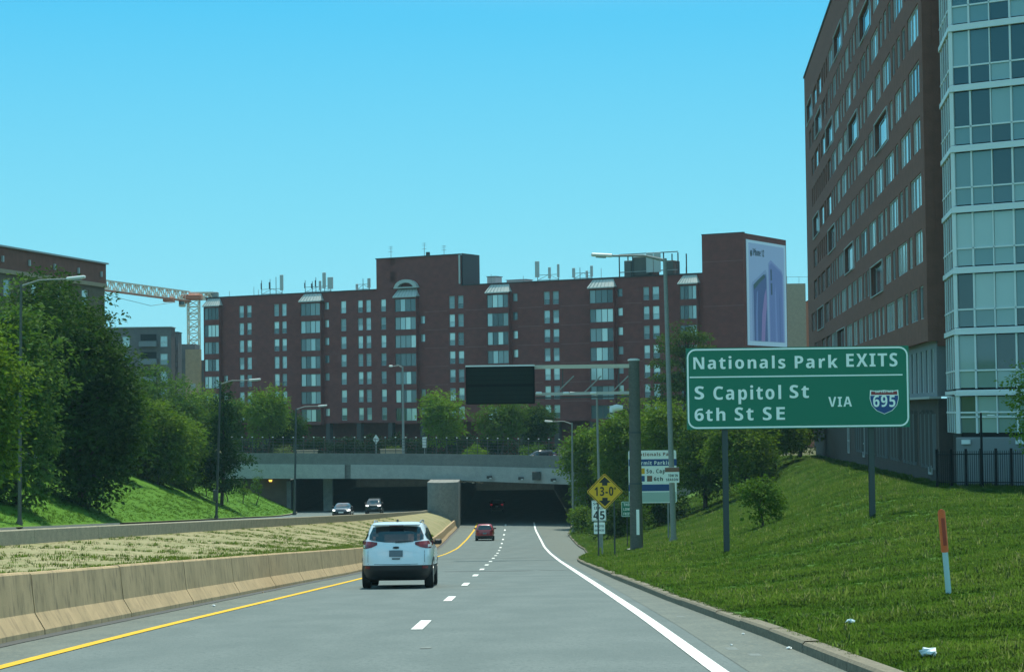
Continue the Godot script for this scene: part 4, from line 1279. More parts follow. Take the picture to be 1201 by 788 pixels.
func make_far_buildings() -> void:
	# olive block behind the left trees
	var dir := Vector3(.212, 0, -.977)
	var c := at(122, 310, 190)
	var b := thing("olive_brick_building", Vector3(c.x, 0, c.z), "olive brick flat-roofed building with dark cornice rising behind the left trees", "building", "", Basis(dir, Vector3.UP, dir.cross(Vector3.UP)))
	var rows := []
	for k in 6:
		var v := c.y - 4.2 - 2.9 * k
		var ws := []
		for q in 9: ws.append([-3.6 - q * 5.2 - 1.5, -3.6 - q * 5.2])
		ws.reverse()
		rows.append([v, v + 1.6, ws])
	rows.reverse()
	simple_block("b", "", b, -52, 0, -4, c.y - 2.0, 16, M.olive_brick, rows)
	var g := Geo.new()
	g.box(Vector3(-26, c.y - .95, -8), Vector3(52.2, 1.9, 16.2)); part("cornice", g, M.slab_brick, b, true)
	g = Geo.new(); g.box(Vector3(-26, c.y + .06, -8), Vector3(52.6, .14, 16.6)); part("coping", g, M.light_frame, b, true)
	g = Geo.new(); g.box(Vector3(-26, c.y - 2.0, .1), Vector3(52.2, .35, .2)); part("string_course", g, M.beige, b, true)
	for q in 10: piece("cornice_bracket", cached_box(Vector3(.25, .5, .15)), M.light_frame, b, T(Vector3(-1.2 - q * 5.0, c.y - 1.0, .2)))
	g = Geo.new(); g.box(Vector3(.45, c.y * .5 - 3.0, -8), Vector3(.9, c.y + 2.8, 15)); part("side_pier", g, M.olive_brick, b, true)
	# grey brown block with balconies, the shade behind them painted black
	c = at(150, 388, 335)
	b = thing("balcony_building", Vector3(c.x, 0, c.z), "grey brown apartment block with balconies before painted dark openings beyond the bright trees", "building")
	rows = []
	for k in 8: rows.append([c.y - 2.7 - 2.9 * k, c.y - .9 - 2.9 * k, [[-6.0, -4.8], [-1.0, .2], [5.2, 6.4]]])
	rows.reverse()
	simple_block("b", "", b, -12, 7.0, -5, c.y + .5, 4, M.grey_brick, rows)
	for k in 8:
		for u in [[2.0, 4.6]]:
			piece("balcony_shade_panel", cached_box(Vector3(u[1] - u[0], 2.0, .06)), M.void, b, T(Vector3((u[0] + u[1]) * .5, c.y - 1.6 - 2.9 * k, .02)))  # flat black panel in place of a shaded recess
			var rail := piece("balcony", cached_box(Vector3(u[1] - u[0] + .3, .9, .9)), M.grey_panel, b, T(Vector3((u[0] + u[1]) * .5, c.y - 2.2 - 2.9 * k, .5)))
			piece("handrail", cached_box(Vector3(u[1] - u[0] + .4, .08, 1.0)), M.dark_steel, rail, T(Vector3(0, .5, 0)))
	g = Geo.new(); g.box(Vector3(-2.5, c.y + .56, -2), Vector3(19.2, .14, 4.4)); part("coping", g, M.pale_metal, b, true)
	# slimmer dark wing beside it
	c = at(193, 390, 350)
	b = thing("dark_wing_building", Vector3(c.x, 0, c.z), "narrow dark brown block with a column of balconies over painted dark openings next to the tan tower", "building")
	simple_block("b", "", b, -2.6, 2.2, -5, c.y, 4, M.grey_brick, [])
	for k in 8:
		piece("balcony_shade_panel", cached_box(Vector3(2.2, 1.7, .06)), M.void, b, T(Vector3(.7, c.y - 1.7 - 2.9 * k, .02)))  # shade of the balcony opening painted as a black panel
		piece("balcony", cached_box(Vector3(2.5, .7, .8)), M.dark_steel, b, T(Vector3(.7, c.y - 2.7 - 2.9 * k, .4)))
	g = Geo.new(); g.box(Vector3(-.2, c.y + .06, -2), Vector3(5.0, .12, 4.3)); part("coping", g, M.dark_trim, b, true)
	c = at(214, 404, 385)
	b = thing("tan_tower_building", Vector3(c.x, 0, c.z), "tan and grey brick building below the tower crane", "building")
	var wr := []
	for k in 8: wr.append([c.y - 8.2 - 3.0 * k, c.y - 6.4 - 3.0 * k, [[-1.2, -.2], [.4, 1.4], [4.0, 5.2]]])
	wr.reverse()
	simple_block("b", "", b, -2.0, 6.0, -5, c.y - 3.0, 12, M.grey_brick, wr)
	g = Geo.new(); g.box(Vector3(2.1, (c.y - 6.0) * .5, .8), Vector3(2.8, c.y + 4.0, 1.5)); part("tan_shaft", g, M.tan_brick, b, true)
	for k in 6:
		var f := piece("window", cached_frame(.9, 1.2, .5), M.light_frame, b, T(Vector3(1.65, c.y - 8.6 - 3.0 * k, 1.56)))
		piece("pane", cached_box(Vector3(.8, 1.1, .02)), M.pane[1], f, T(Vector3(.45, .6, -.0)))
	g = Geo.new(); g.box(Vector3(.2, c.y - 1.4, -4), Vector3(3.8, 3.0, 6)); part("penthouse", g, M.grey_brick, b, true)
	# beige block between the banner and the slab
	c = at(924, 334, 340)
	b = thing("beige_building", Vector3(c.x, 0, c.z), "beige rendered building with a dark red strip seen between banner and brick slab", "building")
	simple_block("b", "", b, -6.0, 3.0, -5, c.y + .2, 12, M.beige, [])
	g = Geo.new(); g.box(Vector3(3.5, (c.y - 3.0) * .5 - 2.4, -4), Vector3(1.0, c.y + 2.0, 8)); part("red_strip", g, M.crane_red, b, true)
	rows = []
	for k in 7: rows.append([c.y - 5.6 - 3.0 * k, c.y - 3.8 - 3.0 * k, [[4.5, 5.7], [6.2, 7.4]]])
	rows.reverse()
	simple_block("b", "", b, 4.0, 16.0, -5, c.y - 2.4, 10, M.grey_brick, rows)
	g = Geo.new()
	for x in [-4.0, -2.0, 0.0, 2.0]: g.bar(Vector3(x, c.y + .2, -.5), Vector3(x, c.y + 1.4, -.5), .05, .05)
	g.bar(Vector3(-4, c.y + 1.4, -.5), Vector3(12, c.y + 1.2, -.5), .05, .05)
	part("roof_rail", g, M.galv, b, true)

func lattice(a: Vector3, b: Vector3, w: Vector3, h: Vector3, n: int, r: float) -> Geo:
	# box truss: four chords offset by w and h, with zigzag bracing
	var g := Geo.new()
	var o := [-w - h, w - h, w + h, -w + h]
	for q in o: g.bar(a + q, b + q, r * 1.6, r * 1.6)
	for i in n:
		var p := a.lerp(b, i / float(n))
		var q2 := a.lerp(b, (i + 1) / float(n))
		for k in 4:
			var e: Vector3 = o[k]
			var f: Vector3 = o[(k + 1) % 4]
			g.bar(p + e, q2 + f, r, r) if i % 2 == 0 else g.bar(p + f, q2 + e, r, r)
			g.bar(p + e, p + f, r, r)
	return g
func make_crane() -> void:
	var d := 430.0
	var p := at(227.5, 420, d)
	var top := at(226.5, 352, d)
	var c := thing("tower_crane", Vector3(p.x, -4.7, p.z), "white and red lattice tower crane rising behind the tan building", "crane")
	part("mast", lattice(Vector3(p.x, -4.7, p.z), Vector3(top.x, top.y, p.z), Vector3(1.15, 0, 0), Vector3(0, 0, 1.15), 22, .15), M.crane_white, c)
	var g := Geo.new()
	g.box(top + Vector3(0, .6, 0), Vector3(3.4, 1.2, 3.2), Basis.IDENTITY, .2)
	g.box(top + Vector3(-2.0, .2, .6), Vector3(1.2, 2.0, 1.6), Basis.IDENTITY, .2)
	part("slewing_ring", g, M.crane_red, c)
	g = Geo.new(); g.box(top + Vector3(-2.2, -.6, 1.2), Vector3(1.3, 1.7, 1.4), Basis.IDENTITY, .15)
	var cab := part("cab", g, M.crane_white, c)
	g = Geo.new(); g.box(top + Vector3(-2.2, -.5, 1.95), Vector3(1.0, 1.1, .1)); part("cab_window", g, M.pane[4], cab)
	var j0 := at(222, 347.5, d)
	var j1 := at(128, 335, d - 22.0)
	var j2 := j1 + (j1 - j0) * .9
	part("jib", lattice(j0, j2, Vector3(0, 0, .9), Vector3(0, .95, 0), 38, .13), M.crane_white, c)
	g = Geo.new()
	g.bar(j0 + Vector3(0, -1.1, 1.0), j2 + Vector3(0, -1.1, 1.0), .3, .3); g.bar(j0 + Vector3(0, -1.1, -1.0), j2 + Vector3(0, -1.1, -1.0), .3, .3)
	part("jib_rail", g, M.crane_red, c)
	g = Geo.new(); g.box(j0.lerp(j1, .27) + Vector3(0, -1.3, 0), Vector3(2.2, .9, 2.2), Basis.IDENTITY, .1); part("trolley", g, M.crane_red, c)
	var k1 := at(250, 347, d + 6.0)
	part("counter_jib", lattice(j0, k1, Vector3(0, 0, .9), Vector3(0, .7, 0), 6, .18), M.crane_white, c)
	g = Geo.new(); g.box(k1 + Vector3(0, -.5, 0), Vector3(2.0, 2.6, 2.0), Basis.IDENTITY, .1); part("counterweight", g, M.galv, c)
	g = Geo.new(); g.tube([j0 + Vector3(-3, -1.2, 0), j0.lerp(j1, .5) + Vector3(0, -3.0, 0), j1 + Vector3(0, -2.0, 0)], [.05, .05, .05], 5); part("cable", g, M.galv, c)

# ---------- trees ----------
func leaf(g: Geo, p: Vector3, nrm: Vector3, along: Vector3, len: float, wid: float, col: Color) -> void:
	var t := (along - nrm * along.dot(nrm)).normalized()
	var s := nrm.cross(t) * wid * .5
	var up := nrm * len * .12
	var a := p
	var b := p + t * len * .45 + s + up
	var c := p + t * len
	var d := p + t * len * .45 - s + up
	var n1 := (c - a).cross(b - a).normalized()
	var n2 := (d - a).cross(c - a).normalized()
	g.v.append(a); g.v.append(b); g.v.append(c); g.v.append(a); g.v.append(c); g.v.append(d)
	g.n.append(n1); g.n.append(n1); g.n.append(n1); g.n.append(n2); g.n.append(n2); g.n.append(n2)
	for k in 6: g.c.append(col)
# lobes: [centre, radii, share]; clumps of leaves sit on and inside each lobe
func crown(g: Geo, base: Vector3, lobes: Array, n: int, size: float, ca: Color, cb: Color, clump: float, droop := .2) -> void:
	var total := 0.0
	for l in lobes: total += pow(l[1].x * l[1].y * l[1].z, .667)
	for l in lobes:
		var m := int(n * pow(l[1].x * l[1].y * l[1].z, .667) / total)
		var per := 26
		for q in maxi(1, m / per):
			var dir := Vector3(rng.randfn(), rng.randfn() * .9 + .12, rng.randfn()).normalized()
			var rr := lerpf(.45, 1.0, sqrt(rng.randf()))
			if rng.randf() < .12: rr = rng.randf_range(1.0, 1.16)
			var cc: Vector3 = base + l[0] + Vector3(dir.x * l[1].x, dir.y * l[1].y, dir.z * l[1].z) * rr
			var spray := rng.randf()
			for k in per:
				var o := Vector3(rng.randfn(), rng.randfn() * .55, rng.randfn()) * clump
				var nn := (dir * .5 + Vector3(rng.randfn() * .6, rng.randfn() * .5 + .75, rng.randfn() * .6)).normalized()
				var al := (o.normalized() + dir * .5 + Vector3(rng.randfn() * .4, -droop, rng.randfn() * .4))
				var s := size * rng.randf_range(.65, 1.25)
				var c := ca.lerp(cb, (spray + rng.randf()) * .5) * rng.randf_range(.85, 1.15)
				leaf(g, cc + o, nn, al, s, s * rng.randf_range(.45, .62), c)
func tree(called: String, label: String, base: Vector3, lobes: Array, n: int, size: float, ca: Color, cb: Color, trunk: float, group := "", clump := .38) -> Node3D:
	var t := thing(called, base, label, "tree" if trunk > .06 else "shrub", group)
	var top := Vector3.ZERO
	var low := 99.0
	for l in lobes:
		if l[0].y > top.y: top = l[0]
		low = minf(low, l[0].y - l[1].y * .4)
	var g := Geo.new()
	var lean := Vector3(rng.randf_range(-.3, .3), 0, rng.randf_range(-.3, .3))
	g.tube([base + Vector3(0, -.4, 0), base + Vector3(0, .25, 0), base + top * .35 + lean, base + top * .7 + lean * .5, base + top], [trunk * 1.5, trunk * 1.05, trunk * .8, trunk * .5, trunk * .12], 8)
	var tk := part("trunk", g, M.bark, t)
	for l in lobes:
		if l[0] == top: continue
		g = Geo.new()
		var f := clampf((l[0].y - l[1].y * .5) / maxf(top.y, .1), .2, .75)
		var s := base + top * f + lean * (1.0 - f)
		var e: Vector3 = base + l[0]
		g.tube([s, s.lerp(e, .5) + Vector3(0, .15, 0), e], [trunk * .45, trunk * .28, trunk * .08], 6)
		part("limb", g, M.bark, tk)
	g = Geo.new()
	crown(g, base, lobes, n, size, ca, cb, clump)
	var cr := part("crown", g, M.leaf, t)
	cr.set_meta("kind", "stuff")
	return t
func lobes_of(ctr: Vector3, r: Vector3, n: int, k := .55) -> Array:
	# an uneven crown: one body and smaller lobes round it
	var l := [[ctr, r * .72, 1.0]]
	for i in n:
		var d := Vector3(rng.randfn(), rng.randfn(), rng.randfn()).normalized()
		var s := rng.randf_range(.30, .52)
		l.append([ctr + Vector3(d.x * r.x, d.y * r.y, d.z * r.z) * k * rng.randf_range(.9, 1.2), r * s, 1.0])
	return l
func make_trees() -> void:
	var dk := Color(.024, .060, .014)
	var dk2 := Color(.056, .105, .020)
	var mid := Color(.056, .118, .018)
	var mid2 := Color(.105, .180, .026)
	var br := Color(.105, .190, .018)
	var br2 := Color(.175, .265, .034)
	# left edge, standing on the bank beyond the opposing road (base from column and distance)
	var P := func(x: float, d: float) -> Vector3:
		var q := at(x, 500, d)
		return Vector3(q.x, left_bank_y(q.x, d), -d)
	var p: Vector3 = P.call(96, 136.0)
	tree("broadleaf_tree", "largest dark green broadleaf tree on the left bank, its crown reaching the grass", p, lobes_of(Vector3(-.3, 7.2, 0), Vector3(4.2, 7.6, 3.9), 26, .55) + [[Vector3(-1.5, 1.6, 1.0), Vector3(2.2, 1.7, 1.6), 1.0], [Vector3(1.4, 1.8, 1.2), Vector3(1.8, 1.6, 1.6), 1.0]], 30000, .36, dk, dk2, .30, "", .42)
	p = P.call(50, 150.0)
	tree("broadleaf_tree", "dark tree in front of the olive building, behind the left lamp post", p, lobes_of(Vector3(.2, 7.6, 0), Vector3(5.6, 7.8, 4.2), 22, .55), 22000, .36, dk, dk2, .30, "", .42)
	p = P.call(18, 118.0)
	tree("broadleaf_tree", "mid green tree with pale large leaves behind the left lamp post", p, lobes_of(Vector3(-.6, 6.6, 0), Vector3(3.7, 7.2, 3.0), 18, .56) + [[Vector3(.4, 1.4, 1.0), Vector3(2.2, 1.5, 1.4), 1.0]], 17000, .34, mid, Color(.12, .20, .06), .22, "", .40)
	p = P.call(-34, 96.0)
	tree("broadleaf_tree", "bright yellow green tree at the edge nearest the opposing road's near end", p, lobes_of(Vector3(0, 6.0, 0), Vector3(2.9, 5.4, 2.8), 11, .6), 11000, .30, mid, br2, .2, "", .36)
	p = P.call(132, 176.0)
	tree("broadleaf_tree", "dark slim tree between the big dark tree and the bright bank tree", p, lobes_of(Vector3(0, 4.6, 0), Vector3(3.2, 5.4, 3.0), 12), 9500, .36, dk, mid2, .2)
	p = P.call(172, 188.0)
	tree("bank_tree", "bright green wide tree at the top of the grass bank", p, lobes_of(Vector3(0, 3.6, 0), Vector3(4.6, 4.6, 3.6), 16), 17000, .36, mid, br2, .22, "", .44)
	p = P.call(208, 196.0)
	tree("bank_tree", "mid green rounded tree on the bank beside the bright wide tree", p, lobes_of(Vector3(0, 2.6, 0), Vector3(3.6, 3.6, 3.0), 13), 12000, .36, mid, br2, .2, "", .44)
	p = P.call(228, 214.0)
	tree("bank_tree", "dark low tree on the bank near the lamp with the meter box", p, lobes_of(Vector3(0, 2.4, 0), Vector3(3.0, 3.4, 2.6), 9), 5500, .38, dk, dk2, .18)
	p = P.call(192, 262.0)
	tree("far_tree", "green tree standing before the grey brown balcony block", p, lobes_of(Vector3(0, 8.0, 0), Vector3(6.0, 4.6, 4.0), 10), 8000, .44, mid, mid2, .26, "", .5)
	p = P.call(236, 268.0)
	tree("far_tree", "bright green tree below the tower crane beside the red brick block", p, lobes_of(Vector3(0, 6.2, 0), Vector3(3.6, 4.4, 3.2), 8), 5500, .42, mid2, br2, .22, "", .5)
	# slim conifer beside the second lamp
	p = P.call(259, 196.0)
	var cl := []
	for k in 9: cl.append([Vector3(rng.randf_range(-.3, .3), 2.2 + k * 1.1, rng.randf_range(-.3, .3)), Vector3(1.75 - k * .16, .75, 1.75 - k * .16), 1.0])
	cl.append([Vector3(1.8, 4.2, 0), Vector3(1.3, .5, .9), 1.0])
	tree("conifer_tree", "dark slim conifer beside the lamp post at the bank's foot", p, cl, 6500, .30, dk, Color(.03, .07, .025), .16, "", .32)
	# plaza behind the overpass
	var Q := func(x: float, d: float) -> Vector3:
		var q := at(x, 500, d)
		return Vector3(q.x, -4.75, -d)
	for t in [[272, 262.0, 2.6, 3.0, 5.6, mid, mid2, "small loose green tree on the plaza next to the slim conifer"], [311, 258.0, 3.2, 3.6, 6.4, mid2, br2, "round bright green tree on the plaza by the third bay of windows from the corner"], [335, 262.0, 2.4, 2.6, 4.6, dk, dk2, "dark green tree on the plaza joined to the round bright one"], [524, 264.0, 3.5, 3.9, 5.6, br, br2, "bright green plaza tree beside the dark overhead panel"], [588, 266.0, 4.2, 3.2, 5.0, dk2, mid2, "wide darker plaza tree under the dark overhead panel"], [628, 270.0, 3.0, 2.6, 4.6, dk, dk2, "dark plaza tree at the right of the wide darker one"]]:
		tree("plaza_tree", t[7], Q.call(t[0], t[1]), lobes_of(Vector3(0, t[4], 0), Vector3(t[2], t[3], t[2]), 9), 6500, .38, t[5], t[6], .18, "trees on the plaza", .42)
	for t in [[332, 246.0, 1.4, "pale rounded shrub behind the railing left of centre", Color(.10, .14, .06), Color(.17, .2, .09)], [556, 248.0, 1.5, "yellow green shrub behind the railing", br, br2], [622, 247.0, 1.7, "rounded green shrub behind the railing near the trees", mid, mid2], [460, 247.0, 1.2, "olive shrub behind the railing by the pale lamp post", mid, Color(.12, .13, .05)]]:
		tree("shrub", t[3], Q.call(t[0], t[1]), lobes_of(Vector3(0, 1.4, 0), Vector3(t[2], t[2], t[2]), 6), 1500, .26, t[4], t[5], .05, "", .25)
	# clipped dark hedge along the building foot: separate bushes
	for k in 17:
		tree("hedge_bush", "dark clipped hedge bush at the foot of the red brick block", Q.call(285 + k * 22, 282.0 - k * .6), lobes_of(Vector3(0, 1.7, 0), Vector3(1.9, 2.0, 1.5), 4), 1300, .32, Color(.012, .03, .012), Color(.026, .055, .018), .05, "hedge bushes at the brick block", .3)
	# right of the tunnel
	var R := func(x: float, d: float) -> Vector3:
		var q := at(x, 500, d)
		return Vector3(q.x, right_y(q.x, minf(d, 235.0)), -d)
	p = R.call(693, 216.0)
	tree("roadside_tree", "green tree leaning over the right end of the overpass girder", p, lobes_of(Vector3(.4, 6.4, 0), Vector3(4.0, 5.4, 3.6), 13), 14000, .36, mid, br2, .24, "", .42)
	p = R.call(741, 206.0)
	tree("roadside_tree", "large mid green tree behind the gantry post", p, lobes_of(Vector3(0, 7.4, 0), Vector3(4.2, 5.8, 3.6), 14), 15000, .36, mid, br2, .26, "", .42)
	p = R.call(786, 188.0)
	tree("roadside_tree", "bright topped tree behind the tall lamp post", p, lobes_of(Vector3(0, 6.4, 0), Vector3(3.5, 5.0, 3.2), 12), 10500, .34, mid, br2, .24, "", .40)
	p = R.call(826, 180.0)
	tree("roadside_tree", "dark leafy tree at the left edge of the green guide sign", p, lobes_of(Vector3(0, 4.2, 0), Vector3(2.9, 4.0, 2.8), 10), 8500, .32, dk, mid2, .2, "", .38)
	p = R.call(720, 170.0)
	tree("roadside_shrub", "broad dark shrub behind the yellow diamond sign", p, lobes_of(Vector3(0, 1.9, 0), Vector3(2.6, 2.0, 2.0), 8), 5000, .28, dk, mid2, .05, "", .3)
	p = R.call(681, 196.0)
	tree("roadside_shrub", "small light green shrub at the right tunnel wall", p, lobes_of(Vector3(0, 1.3, 0), Vector3(1.4, 1.5, 1.3), 6), 2600, .24, mid, br2, .05, "", .26)
	p = R.call(772, 176.0)
	tree("roadside_shrub", "dark shrub behind the white parking board", p, lobes_of(Vector3(0, 1.7, 0), Vector3(2.6, 1.9, 2.0), 8), 4500, .28, dk, dk2, .05, "", .3)
	for t in [[872, 172.0, 3.0, "leafy tree under the guide sign beside its left post"], [908, 182.0, 3.4, "tree under the middle of the guide sign"], [938, 192.0, 3.0, "tree at the far corner of the brown slab"]]:
		tree("roadside_tree", t[3], R.call(t[0], t[1]), lobes_of(Vector3(0, 3.6, 0), Vector3(t[2], 3.6, 2.8), 10), 9500, .32, dk2, br2, .2, "", .38)
	# layered cedar in front of the end tower
	var ce := []
	for k in 8:
		for q in 5:
			var a := q * TAU / 5.0 + k * .9
			var rr := 5.6 - k * .36
			ce.append([Vector3(cos(a) * rr * .55, 4.4 + k * 1.55 + rng.randf_range(-.3, .3), sin(a) * rr * .55), Vector3(rr * .58, .38, rr * .45), 1.0])
	ce.append([Vector3(0, 16.6, 0), Vector3(1.2, .8, 1.2), 1.0])
	tree("cedar_tree", "dark layered cedar with flat boughs in front of the brick end tower", Q.call(806, 256.0), ce, 19000, .34, Color(.026, .060, .018), Color(.11, .16, .035), .3, "", .34)
	# shrub on the lawn
	p = R.call(893, 92.0)
	tree("lawn_shrub", "single leafy shrub on the lawn beside the left post of the guide sign", p, lobes_of(Vector3(0, 1.25, 0), Vector3(1.15, 1.35, 1.0), 9), 2600, .17, mid, mid2, .05, "", .17)
	# small tree at the right edge
	p = R.call(1214, 84.0)
	tree("young_tree", "young leafy tree by the iron fence in front of the glass tower", p, lobes_of(Vector3(0, 3.3, 0), Vector3(.85, 2.2, .9), 10, .75), 2200, .17, mid2, br2, .07, "", .2)
	for t in [[1168, 100.0, "low bright bush behind the iron fence under the glass tower"], [1196, 98.0, "second low bright bush behind the iron fence by the young tree"]]:
		tree("fence_bush", t[2], R.call(t[0], t[1]), lobes_of(Vector3(0, .8, 0), Vector3(1.0, .85, .8), 5), 1500, .15, mid, br2, .04, "", .17)
	# saplings on the left bank
	for t in [[266, 205.0, 2.2], [284, 212.0, 1.6], [300, 218.0, 2.6], [184, 186.0, 1.3], [216, 192.0, 1.1], [241, 200.0, 1.8]]:
		tree("bank_sapling", "thin young sapling growing on the left grass bank", P.call(t[0], t[1]), [[Vector3(0, t[2], 0), Vector3(.5, t[2] * .45, .5), 1.0], [Vector3(.3, t[2] * .6, 0), Vector3(.45, .4, .4), 1.0]], 380, .22, dk2, mid2, .05, "saplings on the left bank", .2)

# ---------- street furniture ----------
func street_lamp(label: String, foot: Vector3, top: Vector3, tip: Vector3, r: float, mat: Material, head := 1.0, box := false) -> void:
	var o := thing("street_lamp", foot, label, "street lamp")
	var g := Geo.new()
	g.tube([foot - Vector3(0, .3, 0), foot.lerp(top, .5), top], [r, r * .82, r * .62], 10)
	part("pole", g, mat, o)
	g = Geo.new()
	g.tube([foot - Vector3(0, .2, 0), foot + Vector3(0, .12, 0), foot + Vector3(0, .3, 0)], [r * 1.7, r * 1.6, r * 1.05], 10)
	part("base_flange", g, mat, o)
	var e := top.lerp(tip, .72)
	g = Geo.new()
	g.tube([top - Vector3(0, .12, 0), top.lerp(e, .4) + Vector3(0, .10, 0), e], [r * .5, r * .4, r * .36], 8)
	part("arm", g, M.galv, o)
	var ax := (tip - e).normalized()
	var sd := ax.cross(Vector3.UP).normalized()
	g = Geo.new()
	g.box(e.lerp(tip, .5) + Vector3(0, .02, 0), Vector3((tip - e).length() * 1.05, .16 * head, .34 * head), Basis(ax, sd.cross(ax).normalized() * 1.0, sd), .05 * head)
	var hd := part("lamp_head", g, M.lamp_head, o)
	g = Geo.new()
	g.box(e.lerp(tip, .55) - Vector3(0, .09 * head, 0), Vector3((tip - e).length() * .5, .06, .24 * head), Basis(ax, sd.cross(ax).normalized(), sd), .02)
	part("lens", g, M.pane[2], hd)
	if box:
		g = Geo.new(); g.box(foot + Vector3(.0, 2.0, .25), Vector3(.4, 1.0, .3), Basis.IDENTITY, .03); part("meter_box", g, mat, o)

func make_lamps() -> void:
	var f := func(x: float, d: float) -> Vector3:
		var q := at(x, 600, d)
		return Vector3(q.x, right_y(q.x, d), -d)
	var l := func(x: float, d: float) -> Vector3:
		var q := at(x, 600, d)
		return Vector3(q.x, left_bank_y(q.x, d), -d)
	street_lamp("tall galvanised lamp post with long arm beside the guide sign", f.call(790, 115.0), at(780, 303, 115), at(694, 299, 115), .17, M.galv, 1.2)
	street_lamp("tall dark lamp post in front of the dark left trees", l.call(22, 110.0), at(24, 333, 110), at(99, 325, 110), .11, M.weathered_steel, 1.0)
	street_lamp("dark lamp post with a meter box at the foot of the left bank", l.call(253, 177.0), at(258, 449, 177), at(305, 445, 177), .12, M.dark_steel, 1.1, true)
	street_lamp("dark lamp post at the corner of the left tunnel mouth", l.call(345, 224.0), at(347, 479, 224), at(383, 475.5, 224), .14, M.dark_steel, 1.1)
	street_lamp("pale lamp post standing on the overpass deck", Vector3(at(473, 540, 236).x, -4.35, -236), at(472, 430, 236), at(456, 429.5, 236), .16, M.galv, 1.3)
	street_lamp("slim lamp post at the right tunnel wall", f.call(672, 200.0), at(671, 496, 200), at(639, 494, 200), .12, M.galv, 1.1)
	street_lamp("slim lamp post rising behind the overhead sign truss", f.call(704, 140.0), at(700, 463, 140), at(668, 461, 140), .11, M.galv, 1.0)
	# twin-headed lamp by the fence
	var p := at(1153, 575, 94)
	p.y = right_y(p.x, 94.0)
	var o := thing("path_lamp", p, "short black path lamp with two white heads by the iron fence", "street lamp")
	var g := Geo.new(); g.tube([p - Vector3(0, .2, 0), Vector3(p.x, at(1153, 484, 94).y, p.z)], [.07, .05], 8); part("pole", g, M.black, o)
	for s in [[3, 483.5], [9, 487.5]]:
		g = Geo.new(); g.box(at(1153 + s[0], s[1], 94), Vector3(.36, .09, .3), Basis.IDENTITY, .03); part("lamp_head", g, M.lamp_head, o)

func rounded(w: float, h: float, r: float) -> PackedVector2Array:
	var p := PackedVector2Array()
	for c in [[w * .5 - r, h * .5 - r, 0.0], [-w * .5 + r, h * .5 - r, .5], [-w * .5 + r, -h * .5 + r, 1.0], [w * .5 - r, -h * .5 + r, 1.5]]:
		for k in 6: p.append(Vector2(c[0] + cos((c[2] + k / 10.0) * PI) * r, c[1] + sin((c[2] + k / 10.0) * PI) * r))
	return p
func ring(g: Geo, w: float, h: float, r: float, t: float, tr: Transform3D, depth: float) -> void:
	var a := rounded(w, h, r)
	var b := rounded(w - 2 * t, h - 2 * t, maxf(r - t, .005))
	for i in a.size():
		var j := (i + 1) % a.size()
		g.quad(tr * Vector3(a[i].x, a[i].y, depth), tr * Vector3(a[j].x, a[j].y, depth), tr * Vector3(b[j].x, b[j].y, depth), tr * Vector3(b[i].x, b[i].y, depth), tr.basis.z)
		g.quad(tr * Vector3(a[i].x, a[i].y, 0), tr * Vector3(a[j].x, a[j].y, 0), tr * Vector3(a[j].x, a[j].y, depth), tr * Vector3(a[i].x, a[i].y, depth), tr.basis * Vector3(a[i].x, a[i].y, 0))
		g.quad(tr * Vector3(b[i].x, b[i].y, 0), tr * Vector3(b[j].x, b[j].y, 0), tr * Vector3(b[j].x, b[j].y, depth), tr * Vector3(b[i].x, b[i].y, depth), tr.basis * -Vector3(b[i].x, b[i].y, 0))
func post(parent: Node3D, x: float, d: float, top: float, w: float, mat: Material) -> void:
	var g := Geo.new()
	var y := right_y(x, d)
	g.box(Vector3(x, (y - .4 + top) * .5, -d), Vector3(w, top - y + .4, w * 1.3), Basis.IDENTITY, w * .12)
	part("post", g, mat, parent)

